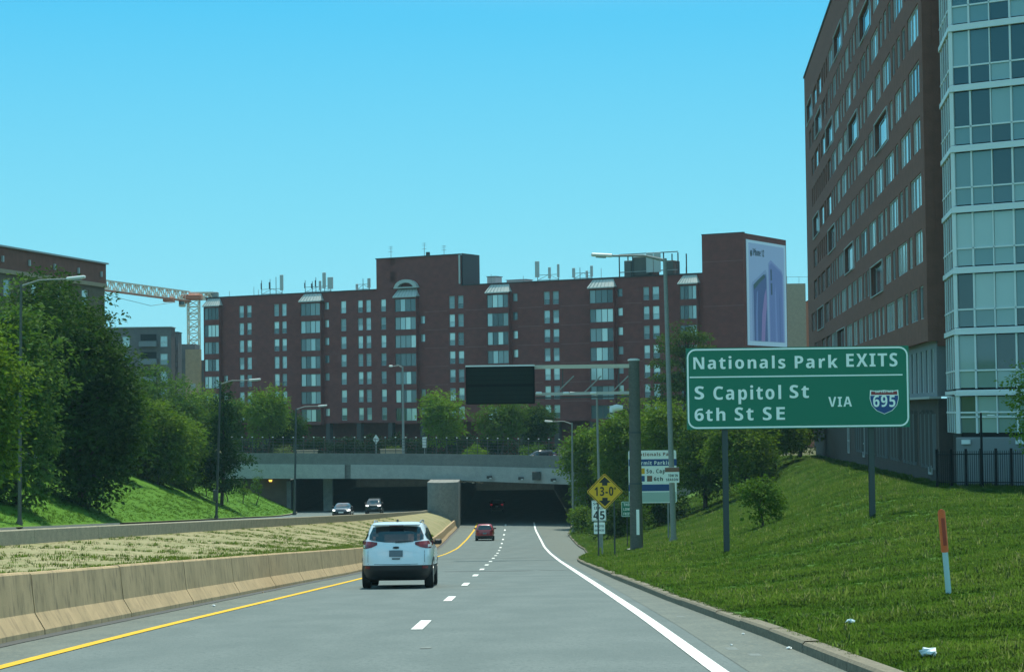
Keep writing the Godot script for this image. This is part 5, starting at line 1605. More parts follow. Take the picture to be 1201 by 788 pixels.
func make_guide_sign() -> void:
	var a := at(804.5, 408.5, 70.0); var b := at(1066, 405.5, 70.0); var c := at(805, 504, 70.0)
	var W := b.x - a.x
	var H := a.y - c.y
	var ctr := Vector3((a.x + b.x) * .5, (a.y + c.y) * .5, -70.0)
	var foot := Vector3(ctr.x, right_y(ctr.x, 70.0), -70.0)
	var o := thing("highway_guide_sign", foot, "large green highway sign reading Nationals Park EXITS on two grey posts", "road sign")
	var rel := ctr - foot
	var tr := Transform3D(Basis.IDENTITY, rel)
	var g := Geo.new()
	g.box(rel, Vector3(W, H, .05)); part("panel", g, M.sign_green, o, true)
	g = Geo.new()
	ring(g, W - .06, H - .06, .30, .055, Transform3D(Basis.IDENTITY, rel + Vector3(0, 0, .024)), .008)
	part("border", g, M.sign_white, o, true)
	# px -> local on the panel
	var L := func(x: float, y: float) -> Vector3: return at(x, y, 70.0) - foot + Vector3(0, 0, .027)
	g = Geo.new()
	var l0: Vector3 = L.call(809, 442.2); var l1: Vector3 = L.call(1059, 439.8)
	g.box((l0 + l1) * .5 + Vector3(0, 0, .002), Vector3(l1.x - l0.x, .045, .006)); part("divider", g, M.sign_white, o, true)
	for s in [["Nationals", 813.5, 921.5, 433.5, 15.5], ["Park", 932.5, 983, 432, 15.5], ["EXITS", 993, 1053, 430.5, 15.0], ["S", 815, 826, 468.5, 15.5], ["Capitol", 837, 916.5, 467.8, 15.5], ["St", 926.5, 949, 467, 15.5], ["6th", 815, 851, 494, 15.5], ["St", 862, 884, 493.2, 15.5], ["SE", 895, 921, 492.8, 15.5], ["VIA", 972, 999.5, 477, 11]]:
		var p: Vector3 = L.call(s[1], s[3])
		var q: Vector3 = L.call(s[2], s[3])
		text(s[0], s[4] * 70.0 / F * (1.06 if s[0] in ["VIA", "EXITS"] else 1.0), M.sign_white, o, Transform3D(Basis.IDENTITY, Vector3(p.x, p.y, p.z + .006)), q.x - p.x)
	# interstate shield
	var sc: Vector3 = L.call(1037.5, 470.5)
	var k := 33.0 * 70.0 / F
	var sh := PackedVector2Array()
	for q in [[-.5, .40], [-.25, .36], [0, .40], [.25, .36], [.5, .40], [.52, .10], [.45, -.15], [.28, -.34], [0, -.46], [-.28, -.34], [-.45, -.15], [-.52, .10]]: sh.append(Vector2(q[0] * k, q[1] * k))
	g = Geo.new(); g.prism(sh, Transform3D(Basis.IDENTITY, sc), .006)
	var shield := part("shield", g, M.sign_white, o, true)
	var inner := PackedVector2Array()
	for q in [[-.49, .20], [.49, .20], [.495, .09], [.43, -.145], [.265, -.325], [0, -.44], [-.265, -.325], [-.43, -.145], [-.495, .09]]: inner.append(Vector2(q[0] * k, q[1] * k))
	g = Geo.new(); g.prism(inner, Transform3D(Basis.IDENTITY, sc + Vector3(0, 0, .006)), .004); part("blue_field", g, M.sign_blue, shield, true)
	inner = PackedVector2Array()
	for q in [[-.46, .36], [-.25, .33], [0, .365], [.25, .33], [.46, .36], [.47, .23], [-.47, .23]]: inner.append(Vector2(q[0] * k, q[1] * k))
	g = Geo.new(); g.prism(inner, Transform3D(Basis.IDENTITY, sc + Vector3(0, 0, .006)), .004); part("red_field", g, M.sign_red, shield, true)
	var p695: Vector3 = L.call(1024.5, 477.5); var q695: Vector3 = L.call(1050.5, 477.5)
	text("695", 14.0 * 70.0 / F, M.sign_white, shield, Transform3D(Basis.IDENTITY, Vector3(p695.x, p695.y, p695.z + .016)), q695.x - p695.x)
	var pin: Vector3 = L.call(1027, 460.8); var qin: Vector3 = L.call(1048, 460.8)
	text("INTERSTATE", 3.0 * 70.0 / F, M.sign_white, shield, Transform3D(Basis.IDENTITY, Vector3(pin.x, pin.y, pin.z + .016)), qin.x - pin.x)
	for x in [851.0, 1022.5]:
		var w := at(x, 560, 70.2)
		g = Geo.new()
		var y := right_y(w.x, 70.2)
		g.box(Vector3(w.x, (y - .4 + a.y - .1) * .5, -70.14) - foot, Vector3(.06, a.y - .1 - y + .4, .16))
		for s in [-.08, .08]: g.box(Vector3(w.x, (y - .4 + a.y - .1) * .5, -70.14 + s) - foot, Vector3(.19, a.y - .1 - y + .4, .018))
		part("post", g, M.dark_steel, o, true)
	for y in [.25, .75]:
		g = Geo.new(); g.box(rel + Vector3(0, (y - .5) * H, -.045), Vector3(W * .96, .08, .035)); part("stiffener", g, M.galv, o, true)

func plate(o: Node3D, called: String, foot: Vector3, x0: float, y0: float, x1: float, y1: float, d: float, mat: Material, lift := .0, r := .03) -> void:
	var a := at(x0, y0, d); var b := at(x1, y1, d)
	var g := Geo.new()
	var z := -d + lift
	g.prism(rounded(b.x - a.x, a.y - b.y, r), Transform3D(Basis.IDENTITY, Vector3((a.x + b.x) * .5, (a.y + b.y) * .5, z) - foot), .02 if lift == 0.0 else .004)
	part(called, g, mat, o, true)
func words(o: Node3D, foot: Vector3, s: String, x0: float, x1: float, y: float, cap: float, d: float, mat: Material, lift: float, weight := 700) -> void:
	var a := at(x0, y, d); var b := at(x1, y, d)
	text(s, cap * d / F, mat, o, Transform3D(Basis.IDENTITY, Vector3(a.x, a.y, -d + lift) - foot), b.x - a.x, weight)

func make_signs() -> void:
	# clearance diamond on two posts
	var d := 98.0
	var c := at(709.5, 576.5, d)
	var foot := Vector3(c.x, right_y(c.x, d), -d)
	var o := thing("clearance_sign", foot, "yellow diamond warning sign reading 13'-0\" with arrows on two dark posts", "road sign")
	var s := 43.0 * d / F / sqrt(2.0)
	var db := Basis(Vector3.BACK, PI / 4)
	var g := Geo.new(); g.prism(rounded(s, s, .09), Transform3D(db, c - foot), .02); part("diamond", g, M.sign_yellow, o, true)
	g = Geo.new(); ring(g, s - .06, s - .06, .07, .03, Transform3D(db, c - foot + Vector3(0, 0, .019)), .004); part("border", g, M.sign_black, o, true)
	for k in [1.0, -1.0]:
		var ar := PackedVector2Array()
		for q in [[0, .72], [.30, .44], [.13, .44], [.13, .30], [-.13, .30], [-.13, .44], [-.30, .44]]: ar.append(Vector2(q[0], q[1] * k) * s * .78)
		g = Geo.new(); g.prism(ar, Transform3D(Basis.IDENTITY, c - foot + Vector3(0, 0, .02)), .004); part("arrow", g, M.sign_black, o, true)
	words(o, foot, "13-0", 697.5, 719.5, 581.5, 10.5, d, M.sign_black, .026)
	words(o, foot, "\"", 720, 722.5, 574, 2.6, d, M.sign_black, .026)
	for x in [701.5, 720.5]:
		var q := at(x, 600, d + .12)
		g = Geo.new()
		var y := right_y(q.x, d)
		g.box(Vector3(q.x, (y - .3 + c.y) * .5, -d - .06) - foot, Vector3(.075, c.y - y + .3, .06)); part("post", g, M.dark_steel, o, true)
	# speed limit
	d = 105.0
	c = at(703, 600, d); foot = Vector3(c.x, right_y(c.x, d), -d)
	o = thing("speed_limit_sign", foot, "white speed limit 45 sign with a small plate below, behind the yellow diamond", "road sign")
	plate(o, "panel", foot, 693.8, 587, 711.2, 611, d, M.sign_white)
	g = Geo.new(); ring(g, 16.6 * d / F, 23.2 * d / F, .04, .018, Transform3D(Basis.IDENTITY, at(702.5, 599, d) - foot + Vector3(0, 0, .02)), .003); part("border", g, M.sign_black, o, true)
	words(o, foot, "SPEED", 696, 709, 592.4, 3.2, d, M.sign_black, .03)
	words(o, foot, "LIMIT", 697, 708, 597.2, 3.2, d, M.sign_black, .03)
	words(o, foot, "45", 696, 709.4, 609.2, 9.8, d, M.sign_black, .03)
	plate(o, "lower_panel", foot, 696.6, 612.6, 709.8, 626, d, M.sign_white)
	words(o, foot, "PHOTO", 698.2, 708.2, 618.2, 2.4, d, M.sign_black, .03)
	words(o, foot, "ENFORCED", 697.8, 708.6, 623, 2.2, d, M.sign_black, .03)
	g = Geo.new(); g.box(Vector3(at(706, 600, d).x, (foot.y - .3 + at(700, 588, d).y) * .5, -d - .05) - foot, Vector3(.08, at(700, 588, d).y - foot.y + .3, .06)); part("post", g, M.galv, o, true)
	# small green sign, half hidden by the gantry post
	d = 128.0
	c = at(736.5, 600, d); foot = Vector3(c.x, right_y(c.x, d), -d)
	o = thing("small_green_sign", foot, "small green sign on a thin post half hidden by the gantry post", "road sign")
	plate(o, "panel", foot, 728.8, 588, 745, 606, d, M.sign_green)
	g = Geo.new(); ring(g, 15.4 * d / F, 17.2 * d / F, .05, .025, Transform3D(Basis.IDENTITY, at(736.9, 597, d) - foot + Vector3(0, 0, .02)), .003); part("border", g, M.sign_white, o, true)
	words(o, foot, "THIRD", 731.5, 743, 593.4, 3.2, d, M.sign_white, .03)
	words(o, foot, "LOWER", 731.5, 743, 598.8, 3.2, d, M.sign_white, .03)
	words(o, foot, "FREEWY", 731.5, 743, 604.2, 3.2, d, M.sign_white, .03)
	g = Geo.new(); g.box(Vector3(at(735.5, 600, d).x, (foot.y - .3 + at(735, 606, d).y) * .5, -d - .03) - foot, Vector3(.06, at(735, 600, d).y - foot.y + .3, .05)); part("post", g, M.dark_steel, o, true)
	# parking board
	d = 132.0
	c = at(766, 600, d); foot = Vector3(c.x, right_y(c.x, d), -d)
	o = thing("parking_board", foot, "tall white and blue parking direction board behind the gantry post", "road sign")
	plate(o, "panel", foot, 737, 528.5, 794.2, 589.5, d, M.sign_white, 0.0, .12)
	plate(o, "blue_band", foot, 737.4, 538.8, 793.8, 546, d, M.sign_blue, .02)
	plate(o, "blue_band", foot, 737.4, 568.4, 788, 575.6, d, M.sign_blue, .02)
	plate(o, "lower_field", foot, 737.6, 577.5, 793.4, 588.5, d, flat(.40, .52, .48, .5), .02)
	words(o, foot, "Nationals Park", 746, 791, 535, 4.2, d, M.sign_brown, .03)
	words(o, foot, "Permit Parking", 745, 790, 545, 4.4, d, M.sign_white, .03)
	plate(o, "letter_square", foot, 752, 549.2, 756.4, 555.8, d, M.sign_yellow, .02)
	words(o, foot, "So. Capitol", 758.5, 791, 554.6, 4.6, d, M.sign_black, .03)
	plate(o, "letter_square", foot, 752, 558, 756.4, 564.6, d, M.sign_blue, .02)
	plate(o, "letter_square", foot, 759, 558, 765.2, 564.6, d, M.sign_brown, .02)
	words(o, foot, "6th St", 767, 787, 564, 4.6, d, M.sign_black, .03)
	for x in [742.0, 784.0]:
		var q := at(x, 600, d)
		g = Geo.new(); g.box(Vector3(q.x, (right_y(q.x, d) - .4 + c.y + 2.0) * .5, -d - .06) - foot, Vector3(.1, c.y + 2.0 - right_y(q.x, d) + .4, .08)); part("post", g, M.galv, o, true)
	# plate on the tall lamp post
	d = 114.75
	foot = at(788.5, 556.5, d)
	o = thing("post_plate", foot, "small white plate with a red header strapped to the tall lamp post", "road sign")
	plate(o, "panel", foot, 779.8, 548.2, 797, 566, d, M.sign_white)
	plate(o, "red_header", foot, 780, 548.4, 796.8, 553.4, d, M.sign_brown, .02)
	words(o, foot, "TOW IN", 784, 795, 559.2, 3.0, d, M.sign_black, .03)
	words(o, foot, "SEASON", 781.5, 795.5, 564, 3.0, d, M.sign_black, .03)
	g = Geo.new(); g.box(Vector3(0, .1, -.12), Vector3(.36, .05, .26)); part("strap", g, M.galv, o, true)

func make_gantry() -> void:
	var d := 110.0
	var q := at(747, 643, d)
	var foot := Vector3(q.x, right_y(q.x, d), -d)
	var top := at(743.5, 423, d)
	var o := thing("sign_gantry", foot, "weathered cantilever gantry post carrying a dark message panel over the lanes", "sign gantry")
	var g := Geo.new()
	g.tube([foot - Vector3(0, .3, 0), foot + Vector3(0, 1, 0), foot.lerp(top, .6), top], [.36, .345, .31, .29], 16)
	part("post", g, M.weathered_steel, o)
	g = Geo.new(); g.tube([top, top + Vector3(0, .07, 0), top + Vector3(0, .12, 0)], [.33, .33, .2], 16); part("cap", g, M.lamp_head, o)
	for y in [.35, .62]:
		g = Geo.new(); var e := foot.lerp(top, y); g.tube([e - Vector3(0, .05, 0), e + Vector3(0, .05, 0)], [.35, .35], 16); part("collar", g, M.dark_steel, o)
	g = Geo.new(); g.box(foot + Vector3(.06, 1.5, .35), Vector3(.16, 1.35, .02)); part("number_plate", g, M.sign_white, o)
	g = Geo.new(); g.tube([foot - Vector3(0, .1, 0), foot + Vector3(0, .06, 0)], [.52, .52], 16); part("footing", g, M.concrete, o)
	# upper and lower arms
	var a0 := at(738, 429.2, d); var a1 := at(546, 431.5, d)
	g = Geo.new(); g.bar(a0, a1, .34, .20); part("upper_arm", g, flat(.50, .47, .38, .6), o)
	var b0 := at(738, 460.5, d); var b1 := at(628, 462.3, d)
	g = Geo.new(); g.bar(b0, b1, .22, .16); part("lower_arm", g, flat(.42, .42, .38, .6), o)
	g = Geo.new(); g.bar(b0 + Vector3(0, -.2, 0), b1 + Vector3(0, -.2, 0), .10, .08); part("conduit", g, M.dark_steel, o)
	for x in [652.0, 684.0, 716.0]:
		g = Geo.new(); g.bar(at(x + 2, 459.5, d), at(x - 1 + 22, 441, d - .35), .06, .06); part("light_arm", g, M.galv, o)
		g = Geo.new(); g.box(at(x - 20, 461, d - .5) , Vector3(.34, .14, .26), Basis.IDENTITY, .04); part("lamp_head", g, M.lamp_head, o)
	for x in [660.0, 693.0, 726.0]:
		g = Geo.new(); g.bar(at(x, 431, d), at(x, 460, d), .05, .05); part("hanger", g, M.dark_steel, o)
	# message panel
	var p0 := at(546, 430.5, d - .3); var p1 := at(627.5, 473.5, d - .3)
	var ctr := (p0 + p1) * .5
	var W := p1.x - p0.x
	var H := p0.y - p1.y
	g = Geo.new(); g.box(ctr + Vector3(0, 0, .1), Vector3(W, H, .42), Basis.IDENTITY, .03)
	var pn := part("message_panel", g, M.black, o)
	for y in [.25, -.25]:
		g = Geo.new(); g.box(ctr + Vector3(0, y * H, .32), Vector3(W * .95, H * .43, .03)); part("display_face", g, M.panel_black, pn)
	for y in [.38, .26, .14, -.14, -.26, -.38]:
		g = Geo.new(); g.box(ctr + Vector3(0, y * H, .338), Vector3(W * .93, .02, .012)); part("louvre", g, M.black, pn)
	g = Geo.new(); g.box(ctr + Vector3(0, H * .5 + .04, .1), Vector3(W * 1.0, .08, .5)); part("top_lip", g, M.lamp_head, pn)
	# camera on the post
	var cp := at(724, 481, d - .2)
	var cm := thing("traffic_camera", cp, "white traffic camera on a curved bracket beside the gantry post", "camera")
	g = Geo.new(); g.tube([at(739, 486, d), at(736, 479, d - .1), at(727, 478, d - .2)], [.045, .045, .045], 6); part("bracket", g, M.dark_steel, cm)
	g = Geo.new(); g.tube([cp + Vector3(-.33, -.12, 0), cp + Vector3(-.26, .06, 0), cp + Vector3(0, .14, 0), cp + Vector3(.3, .12, 0)], [.10, .20, .19, .12], 10); part("housing", g, M.lamp_head, cm)
	g = Geo.new(); g.tube([cp + Vector3(-.30, -.2, 0), cp + Vector3(-.30, -.02, 0)], [.06, .13], 8); part("lens", g, M.pane[4], cm)

# ---------- cars: horizontal slices [height, front z, rear z, half width]; the car drives towards -z ----------
const NEXP := 5.5
var slices: Array
func slice_at(y: float) -> Array:
	for i in range(1, slices.size()):
		if y <= slices[i][0]:
			var k: float = (y - slices[i - 1][0]) / maxf(slices[i][0] - slices[i - 1][0], .0001)
			k = clampf(k, 0, 1)
			return [y, lerpf(slices[i - 1][1], slices[i][1], k), lerpf(slices[i - 1][2], slices[i][2], k), lerpf(slices[i - 1][3], slices[i][3], k)]
	return slices[slices.size() - 1]
func hull(x: float, y: float, sign: float) -> Vector3:
	var s := slice_at(y)
	var zc: float = (s[1] + s[2]) * .5
	var hl: float = (s[2] - s[1]) * .5
	return Vector3(x, y, zc + sign * hl * pow(maxf(1.0 - pow(minf(absf(x) / s[3], .999), NEXP), 0.0), 1.0 / NEXP))
func flank(z: float, y: float, sign: float) -> Vector3:
	var s := slice_at(y)
	var zc: float = (s[1] + s[2]) * .5
	var hl: float = (s[2] - s[1]) * .5
	return Vector3(sign * s[3] * pow(maxf(1.0 - pow(minf(absf(z - zc) / hl, .999), NEXP), 0.0), 1.0 / NEXP), y, z)
func loft(y0: float, y1: float, cap_top: bool) -> Geo:
	var g := Geo.new()
	var ys := []
	for s in slices:
		if s[0] > y0 + .001 and s[0] < y1 - .001: ys.append(s[0])
	ys.push_front(y0); ys.append(y1)
	var fine := []
	for i in ys.size() - 1:
		for k in 3: fine.append(lerpf(ys[i], ys[i + 1], k / 3.0))
	fine.append(y1)
	var N := 56
	var rings := []
	for y in fine:
		var s := slice_at(y)
		var r := PackedVector3Array()
		var zc: float = (s[1] + s[2]) * .5
		var hl: float = (s[2] - s[1]) * .5
		var e := 2.0 / NEXP
		for k in N:
			var a := TAU * k / N
			r.append(Vector3(s[3] * signf(cos(a)) * pow(absf(cos(a)), e), y, zc + hl * signf(sin(a)) * pow(absf(sin(a)), e)))
		rings.append(r)
	var nm := []
	for i in rings.size():
		var l := PackedVector3Array()
		for k in N:
			var t: Vector3 = rings[i][(k + 1) % N] - rings[i][(k + N - 1) % N]
			var u: Vector3 = rings[mini(i + 1, rings.size() - 1)][k] - rings[maxi(i - 1, 0)][k]
			var n := u.cross(t).normalized()
			var s := slice_at(fine[i])
			var o: Vector3 = rings[i][k] - Vector3(0, fine[i] - .02, (s[1] + s[2]) * .5)
			l.append(n if n.dot(o) > 0.0 else -n)
		nm.append(l)
	for i in rings.size() - 1:
		for k in N:
			var j := (k + 1) % N
			g.tri(rings[i][k], rings[i][j], rings[i + 1][j], nm[i][k], nm[i][j], nm[i + 1][j])
			g.tri(rings[i][k], rings[i + 1][j], rings[i + 1][k], nm[i][k], nm[i + 1][j], nm[i + 1][k])
	for e in [0, rings.size() - 1]:
		if e > 0 and not cap_top: continue
		var s := slice_at(fine[e])
		var ctr := Vector3(0, fine[e], (s[1] + s[2]) * .5)
		var up := Vector3.DOWN if e == 0 else Vector3.UP
		for k in N: g.tri(ctr, rings[e][k], rings[e][(k + 1) % N], up, up, up)
	return g
# a skin piece on the rear (sign 1) or front (-1): columns x with bottom and top heights
func skin(cols: Array, sign: float, lift: float) -> Geo:
	var g := Geo.new()
	var rows := []
	for i in cols.size() - 1:
		for q in 4:
			var f := q / 4.0
			var c := [lerpf(cols[i][0], cols[i + 1][0], f), lerpf(cols[i][1], cols[i + 1][1], f), lerpf(cols[i][2], cols[i + 1][2], f)]
			rows.append(c)
	rows.append(cols[cols.size() - 1])
	var pts := []
	for c in rows:
		var r := PackedVector3Array()
		for k in 7: r.append(hull(c[0], lerpf(c[1], c[2], k / 6.0), sign) + Vector3(0, 0, sign * lift))
		pts.append(r)
	g.surf(pts, Vector3(0, 0, sign))
	# rim so that the piece has an edge
	for e in [0, 6]:
		for i in pts.size() - 1: g.quad(pts[i][e], pts[i + 1][e], pts[i + 1][e] - Vector3(0, 0, sign * lift * 1.6), pts[i][e] - Vector3(0, 0, sign * lift * 1.6), Vector3(0, -1 if e == 0 else 1, 0))
	return g
func side_skin(cols: Array, sign: float, lift: float) -> Geo:
	var g := Geo.new()
	var pts := []
	for i in cols.size() - 1:
		for q in 4:
			var f := q / 4.0
			var r := PackedVector3Array()
			var z := lerpf(cols[i][0], cols[i + 1][0], f)
			for k in 6: r.append(flank(z, lerpf(lerpf(cols[i][1], cols[i + 1][1], f), lerpf(cols[i][2], cols[i + 1][2], f), k / 5.0), sign) + Vector3(sign * lift, 0, 0))
			pts.append(r)
	var c: Array = cols[cols.size() - 1]
	var r2 := PackedVector3Array()
	for k in 6: r2.append(flank(c[0], lerpf(c[1], c[2], k / 5.0), sign) + Vector3(sign * lift, 0, 0))
	pts.append(r2)
	g.surf(pts, Vector3(sign, 0, 0))
	return g
func car(called: String, label: String, pos: Vector3, slope: float, turn: float, paint: Material, prof: Array, lit: int, opts := {}) -> Node3D:
	slices = prof
	var bs := Basis(Vector3.UP, turn) * Basis(Vector3.RIGHT, slope)
	var o := thing(called, pos, label, "car", "", bs)
	var S: float = opts.get("split", .58)
	part("body", loft(S, prof[prof.size() - 1][0], true), paint, o, true)
	part("lower_cladding", loft(prof[0][0], S - .004, true), M.car_black, o, true)
	var gl: Array = opts.rear_glass
	part("rear_window", skin(gl, 1.0, .006), M.car_glass, o, true)
	part("windscreen", skin(opts.front_glass, -1.0, .006), M.car_glass, o, true)
	for s in [-1.0, 1.0]:
		part("side_window", side_skin(opts.side_glass, s, .006), M.car_glass, o, true)
		var tl := []
		for c in opts.tail: tl.append([c[0] * s, c[1], c[2]])
		var tp := part("tail_light", skin(tl, 1.0, .012), M.tail_lit if lit == 2 else M.tail, o, true)
		if opts.has("tail_clear"):
			tl = []
			for c in opts.tail_clear: tl.append([c[0] * s, c[1], c[2]])
			part("reverse_lens", skin(tl, 1.0, .016), M.lamp_clear, tp, true)
		var hl := []
		for c in opts.head: hl.append([c[0] * s, c[1], c[2]])
		part("headlight", skin(hl, -1.0, .012), M.head_lit if lit == 1 else M.lamp_clear, o, true)
		# mirror
		var g := Geo.new()
		var mz: float = opts.mirror_z
		var mp := flank(mz, opts.belt + .06, s)
		g.box(mp + Vector3(s * .13, .02, 0), Vector3(.2, .15, .12), Basis.IDENTITY, .04)
		g.box(mp + Vector3(s * .02, -.03, 0), Vector3(.1, .05, .07))
		part("mirror", g, M.car_black, o, true)
		# wheels
		for z in [opts.wheel_f, opts.wheel_r]:
			var R: float = opts.wheel
			var hw: float = slice_at(.5)[3]
			var wc := Vector3(s * (hw - .115), R, z)
			g = Geo.new()
			g.tube([wc - Vector3(.11, 0, 0), wc - Vector3(.09, 0, 0), wc + Vector3(.09, 0, 0), wc + Vector3(.11, 0, 0)], [R - .03, R, R, R - .03], 24)
			var wh := part("wheel", g, M.tyre, o, true)
			g = Geo.new()
			g.tube([wc + Vector3(s * .10, 0, 0), wc + Vector3(s * .118, 0, 0)], [R * .66, R * .62], 18)
			part("rim", g, M.rim, wh, true)
			# arch trim
			g = Geo.new()
			for k in 14:
				var a0 := PI * k / 14.0
				var a1 := PI * (k + 1) / 14.0
				var q := []
				for rr in [R + .02, R + .10]:
					for a in [a0, a1]:
						var yy := maxf(R + sin(a) * rr, prof[0][0] + .01)
						var zz: float = z + cos(a) * rr
						q.append(flank(zz, yy, s) + Vector3(s * .012, 0, 0))
				g.quad(q[0], q[1], q[3], q[2], Vector3(s, 0, 0))
			part("wheel_arch", g, M.car_black, o, true)
	for f in opts.get("rear_bits", []):
		part(f[0], skin(f[1], 1.0, f[2]), f[3], o, true)
	for f in opts.get("front_bits", []):
		part(f[0], skin(f[1], -1.0, f[2]), f[3], o, true)
	return o

func make_cars() -> void:
	M.car_white = flat(.68, .74, .76, .22); M.car_white.clearcoat_enabled = true; M.car_white.clearcoat = .6; M.car_white.clearcoat_roughness = .05
	M.car_red = flat(.30, .015, .022, .22); M.car_red.clearcoat_enabled = true; M.car_red.clearcoat = .6; M.car_red.clearcoat_roughness = .05
	M.car_navy = flat(.018, .026, .034, .2); M.car_navy.clearcoat_enabled = true; M.car_navy.clearcoat = .8; M.car_navy.clearcoat_roughness = .05
	M.car_dark = flat(.03, .034, .036, .25); M.car_dark.clearcoat_enabled = true; M.car_dark.clearcoat = .6; M.car_dark.clearcoat_roughness = .05
	M.car_black = flat(.013, .015, .016, .55)
	M.car_glass = flat(.012, .018, .022, .04, 0.0, .7)
	M.tail = flat(.16, .018, .022, .15)
	M.tail_lit = flat(.3, .01, .012, .2)
	M.tail_lit.emission_enabled = true; M.tail_lit.emission = lin(1.0, .03, .06); M.tail_lit.emission_energy_multiplier = .12
	M.lamp_clear = flat(.6, .62, .6, .1)
	M.head_lit = flat(.8, .8, .8, .2)
	M.head_lit.emission_enabled = true; M.head_lit.emission = lin(1, .98, .92); M.head_lit.emission_energy_multiplier = 1.1
	M.tyre = flat(.012, .012, .012, .85)
	M.rim = flat(.28, .29, .29, .35, .6)
	M.plate_grey = flat(.10, .125, .14, .4)
	var suv := [[.20, -2.00, 1.95, .76], [.30, -2.16, 2.10, .86], [.45, -2.24, 2.22, .905], [.60, -2.26, 2.25, .915], [.80, -2.24, 2.235, .92], [.94, -2.15, 2.20, .915], [1.02, -1.95, 2.175, .905], [1.09, -1.20, 2.14, .885], [1.20, -1.02, 2.08, .845], [1.36, -.78, 1.99, .79], [1.50, -.52, 1.90, .735], [1.58, -.34, 1.86, .695], [1.63, -.15, 1.80, .655], [1.665, .10, 1.64, .59], [1.685, .40, 1.35, .46]]
	var so := {"rear_glass": [[-.69, 1.235, 1.34], [-.60, 1.205, 1.545], [-.30, 1.165, 1.565], [0.0, 1.155, 1.572], [.30, 1.165, 1.565], [.60, 1.205, 1.545], [.69, 1.235, 1.34]],
		"front_glass": [[-.74, 1.10, 1.15], [-.60, 1.09, 1.5], [0, 1.08, 1.55], [.60, 1.09, 1.5], [.74, 1.10, 1.15]],
		"side_glass": [[-1.0, 1.10, 1.14], [-.35, 1.10, 1.5], [.6, 1.12, 1.54], [1.45, 1.16, 1.52], [1.80, 1.26, 1.36]],
		"tail": [[.90, 1.02, 1.19], [.78, 1.0, 1.195], [.62, 1.035, 1.185], [.48, 1.10, 1.165]], "tail_clear": [[.885, 1.05, 1.11], [.80, 1.035, 1.10]],
		"head": [[.84, .84, .98], [.60, .80, .97], [.45, .82, .92]], "mirror_z": -.75, "belt": 1.08, "wheel_f": -1.38, "wheel_r": 1.32, "wheel": .345, "split": .585,
		"rear_bits": [["license_plate", [[-.17, .80, .96], [0, .80, .96], [.17, .80, .96]], .02, M.plate_grey], ["badge", [[-.075, 1.01, 1.05], [0, 1.0, 1.06], [.075, 1.01, 1.05]], .02, M.car_black], ["hatch_handle", [[-.10, .735, .765], [.10, .735, .765]], .02, M.car_black], ["crease", [[-.72, .875, .888], [0, .98, .993], [.72, .875, .888]], .008, M.car_white], ["wiper", [[-.02, 1.15, 1.185], [.12, 1.155, 1.19], [.42, 1.18, 1.2]], .025, M.car_black], ["reflector", [[.80, .50, .57], [.66, .50, .57]], .012, M.tail], ["reflector", [[-.80, .50, .57], [-.66, .50, .57]], .012, M.tail], ["hatch_gap", [[-.71, .612, .622], [0, .60, .61], [.71, .612, .622]], .004, M.car_black], ["hatch_gap", [[-.72, .66, .95], [-.711, .66, .95]], .004, M.car_black], ["hatch_gap", [[.711, .66, .95], [.72, .66, .95]], .004, M.car_black]]}
	var d := 53.9
	var p := at(464.8, 688, 51.8)
	var o := car("white_suv", "white sport utility car driving in the left lane, seen from behind", Vector3(p.x, road_y(d) + .008, -d), -.0585, 0.0, M.car_white, suv, 0, so)
	# spoiler, roof rails, exhaust, aerial, seats glimpsed through the glass
	var g := Geo.new()
	slices = suv
	g.box(Vector3(0, 1.615, 1.90), Vector3(1.22, .05, .24), Basis(Vector3.RIGHT, .12), .02)
	var sp := part("roof_spoiler", g, M.car_white, o, true)
	g = Geo.new(); g.box(Vector3(0, 1.585, 1.985), Vector3(.36, .025, .05)); part("brake_light", g, M.tail, sp, true)
	for s in [-1.0, 1.0]:
		g = Geo.new(); g.tube([Vector3(s * .60, 1.67, -.1), Vector3(s * .61, 1.72, .2), Vector3(s * .60, 1.71, 1.2), Vector3(s * .58, 1.65, 1.6)], [.018, .022, .022, .018], 6); part("roof_rail", g, M.rim, o, true)
	g = Geo.new(); g.box(Vector3(0, 1.715, 1.35), Vector3(.05, .07, .14), Basis.IDENTITY, .015); part("roof_aerial", g, M.car_black, o, true)
	# red hatchback further down
	var hatch := [[.16, -1.75, 1.70, .70], [.26, -1.92, 1.88, .80], [.45, -2.0, 1.98, .86], [.65, -2.0, 1.99, .87], [.82, -1.95, 1.97, .865], [.92, -1.75, 1.94, .855], [.99, -1.1, 1.90, .835], [1.12, -.85, 1.83, .79], [1.28, -.55, 1.72, .72], [1.42, -.25, 1.60, .65], [1.48, .0, 1.45, .58], [1.51, .3, 1.15, .42]]
	var ho := {"rear_glass": [[-.64, 1.03, 1.16], [-.5, 1.01, 1.38], [0, 1.0, 1.41], [.5, 1.01, 1.38], [.64, 1.03, 1.16]], "front_glass": [[-.68, 1.0, 1.06], [-.55, .99, 1.36], [0, .98, 1.4], [.55, .99, 1.36], [.68, 1.0, 1.06]],
		"side_glass": [[-.85, 1.0, 1.04], [-.2, 1.0, 1.36], [.6, 1.01, 1.39], [1.3, 1.05, 1.30], [1.5, 1.1, 1.16]], "tail": [[.85, .80, .98], [.70, .80, .99], [.54, .84, .95]], "head": [[.80, .68, .84], [.55, .66, .83], [.42, .68, .78]],
		"mirror_z": -.6, "belt": .99, "wheel_f": -1.25, "wheel_r": 1.22, "wheel": .31, "split": .46, "rear_bits": [["license_plate", [[-.17, .60, .74], [.17, .60, .74]], .02, M.plate_grey], ["hatch_gap", [[-.7, .49, .50], [.7, .49, .50]], .004, M.car_black]]}
	d = 188.0
	p = at(568.5, 635, 186.0)
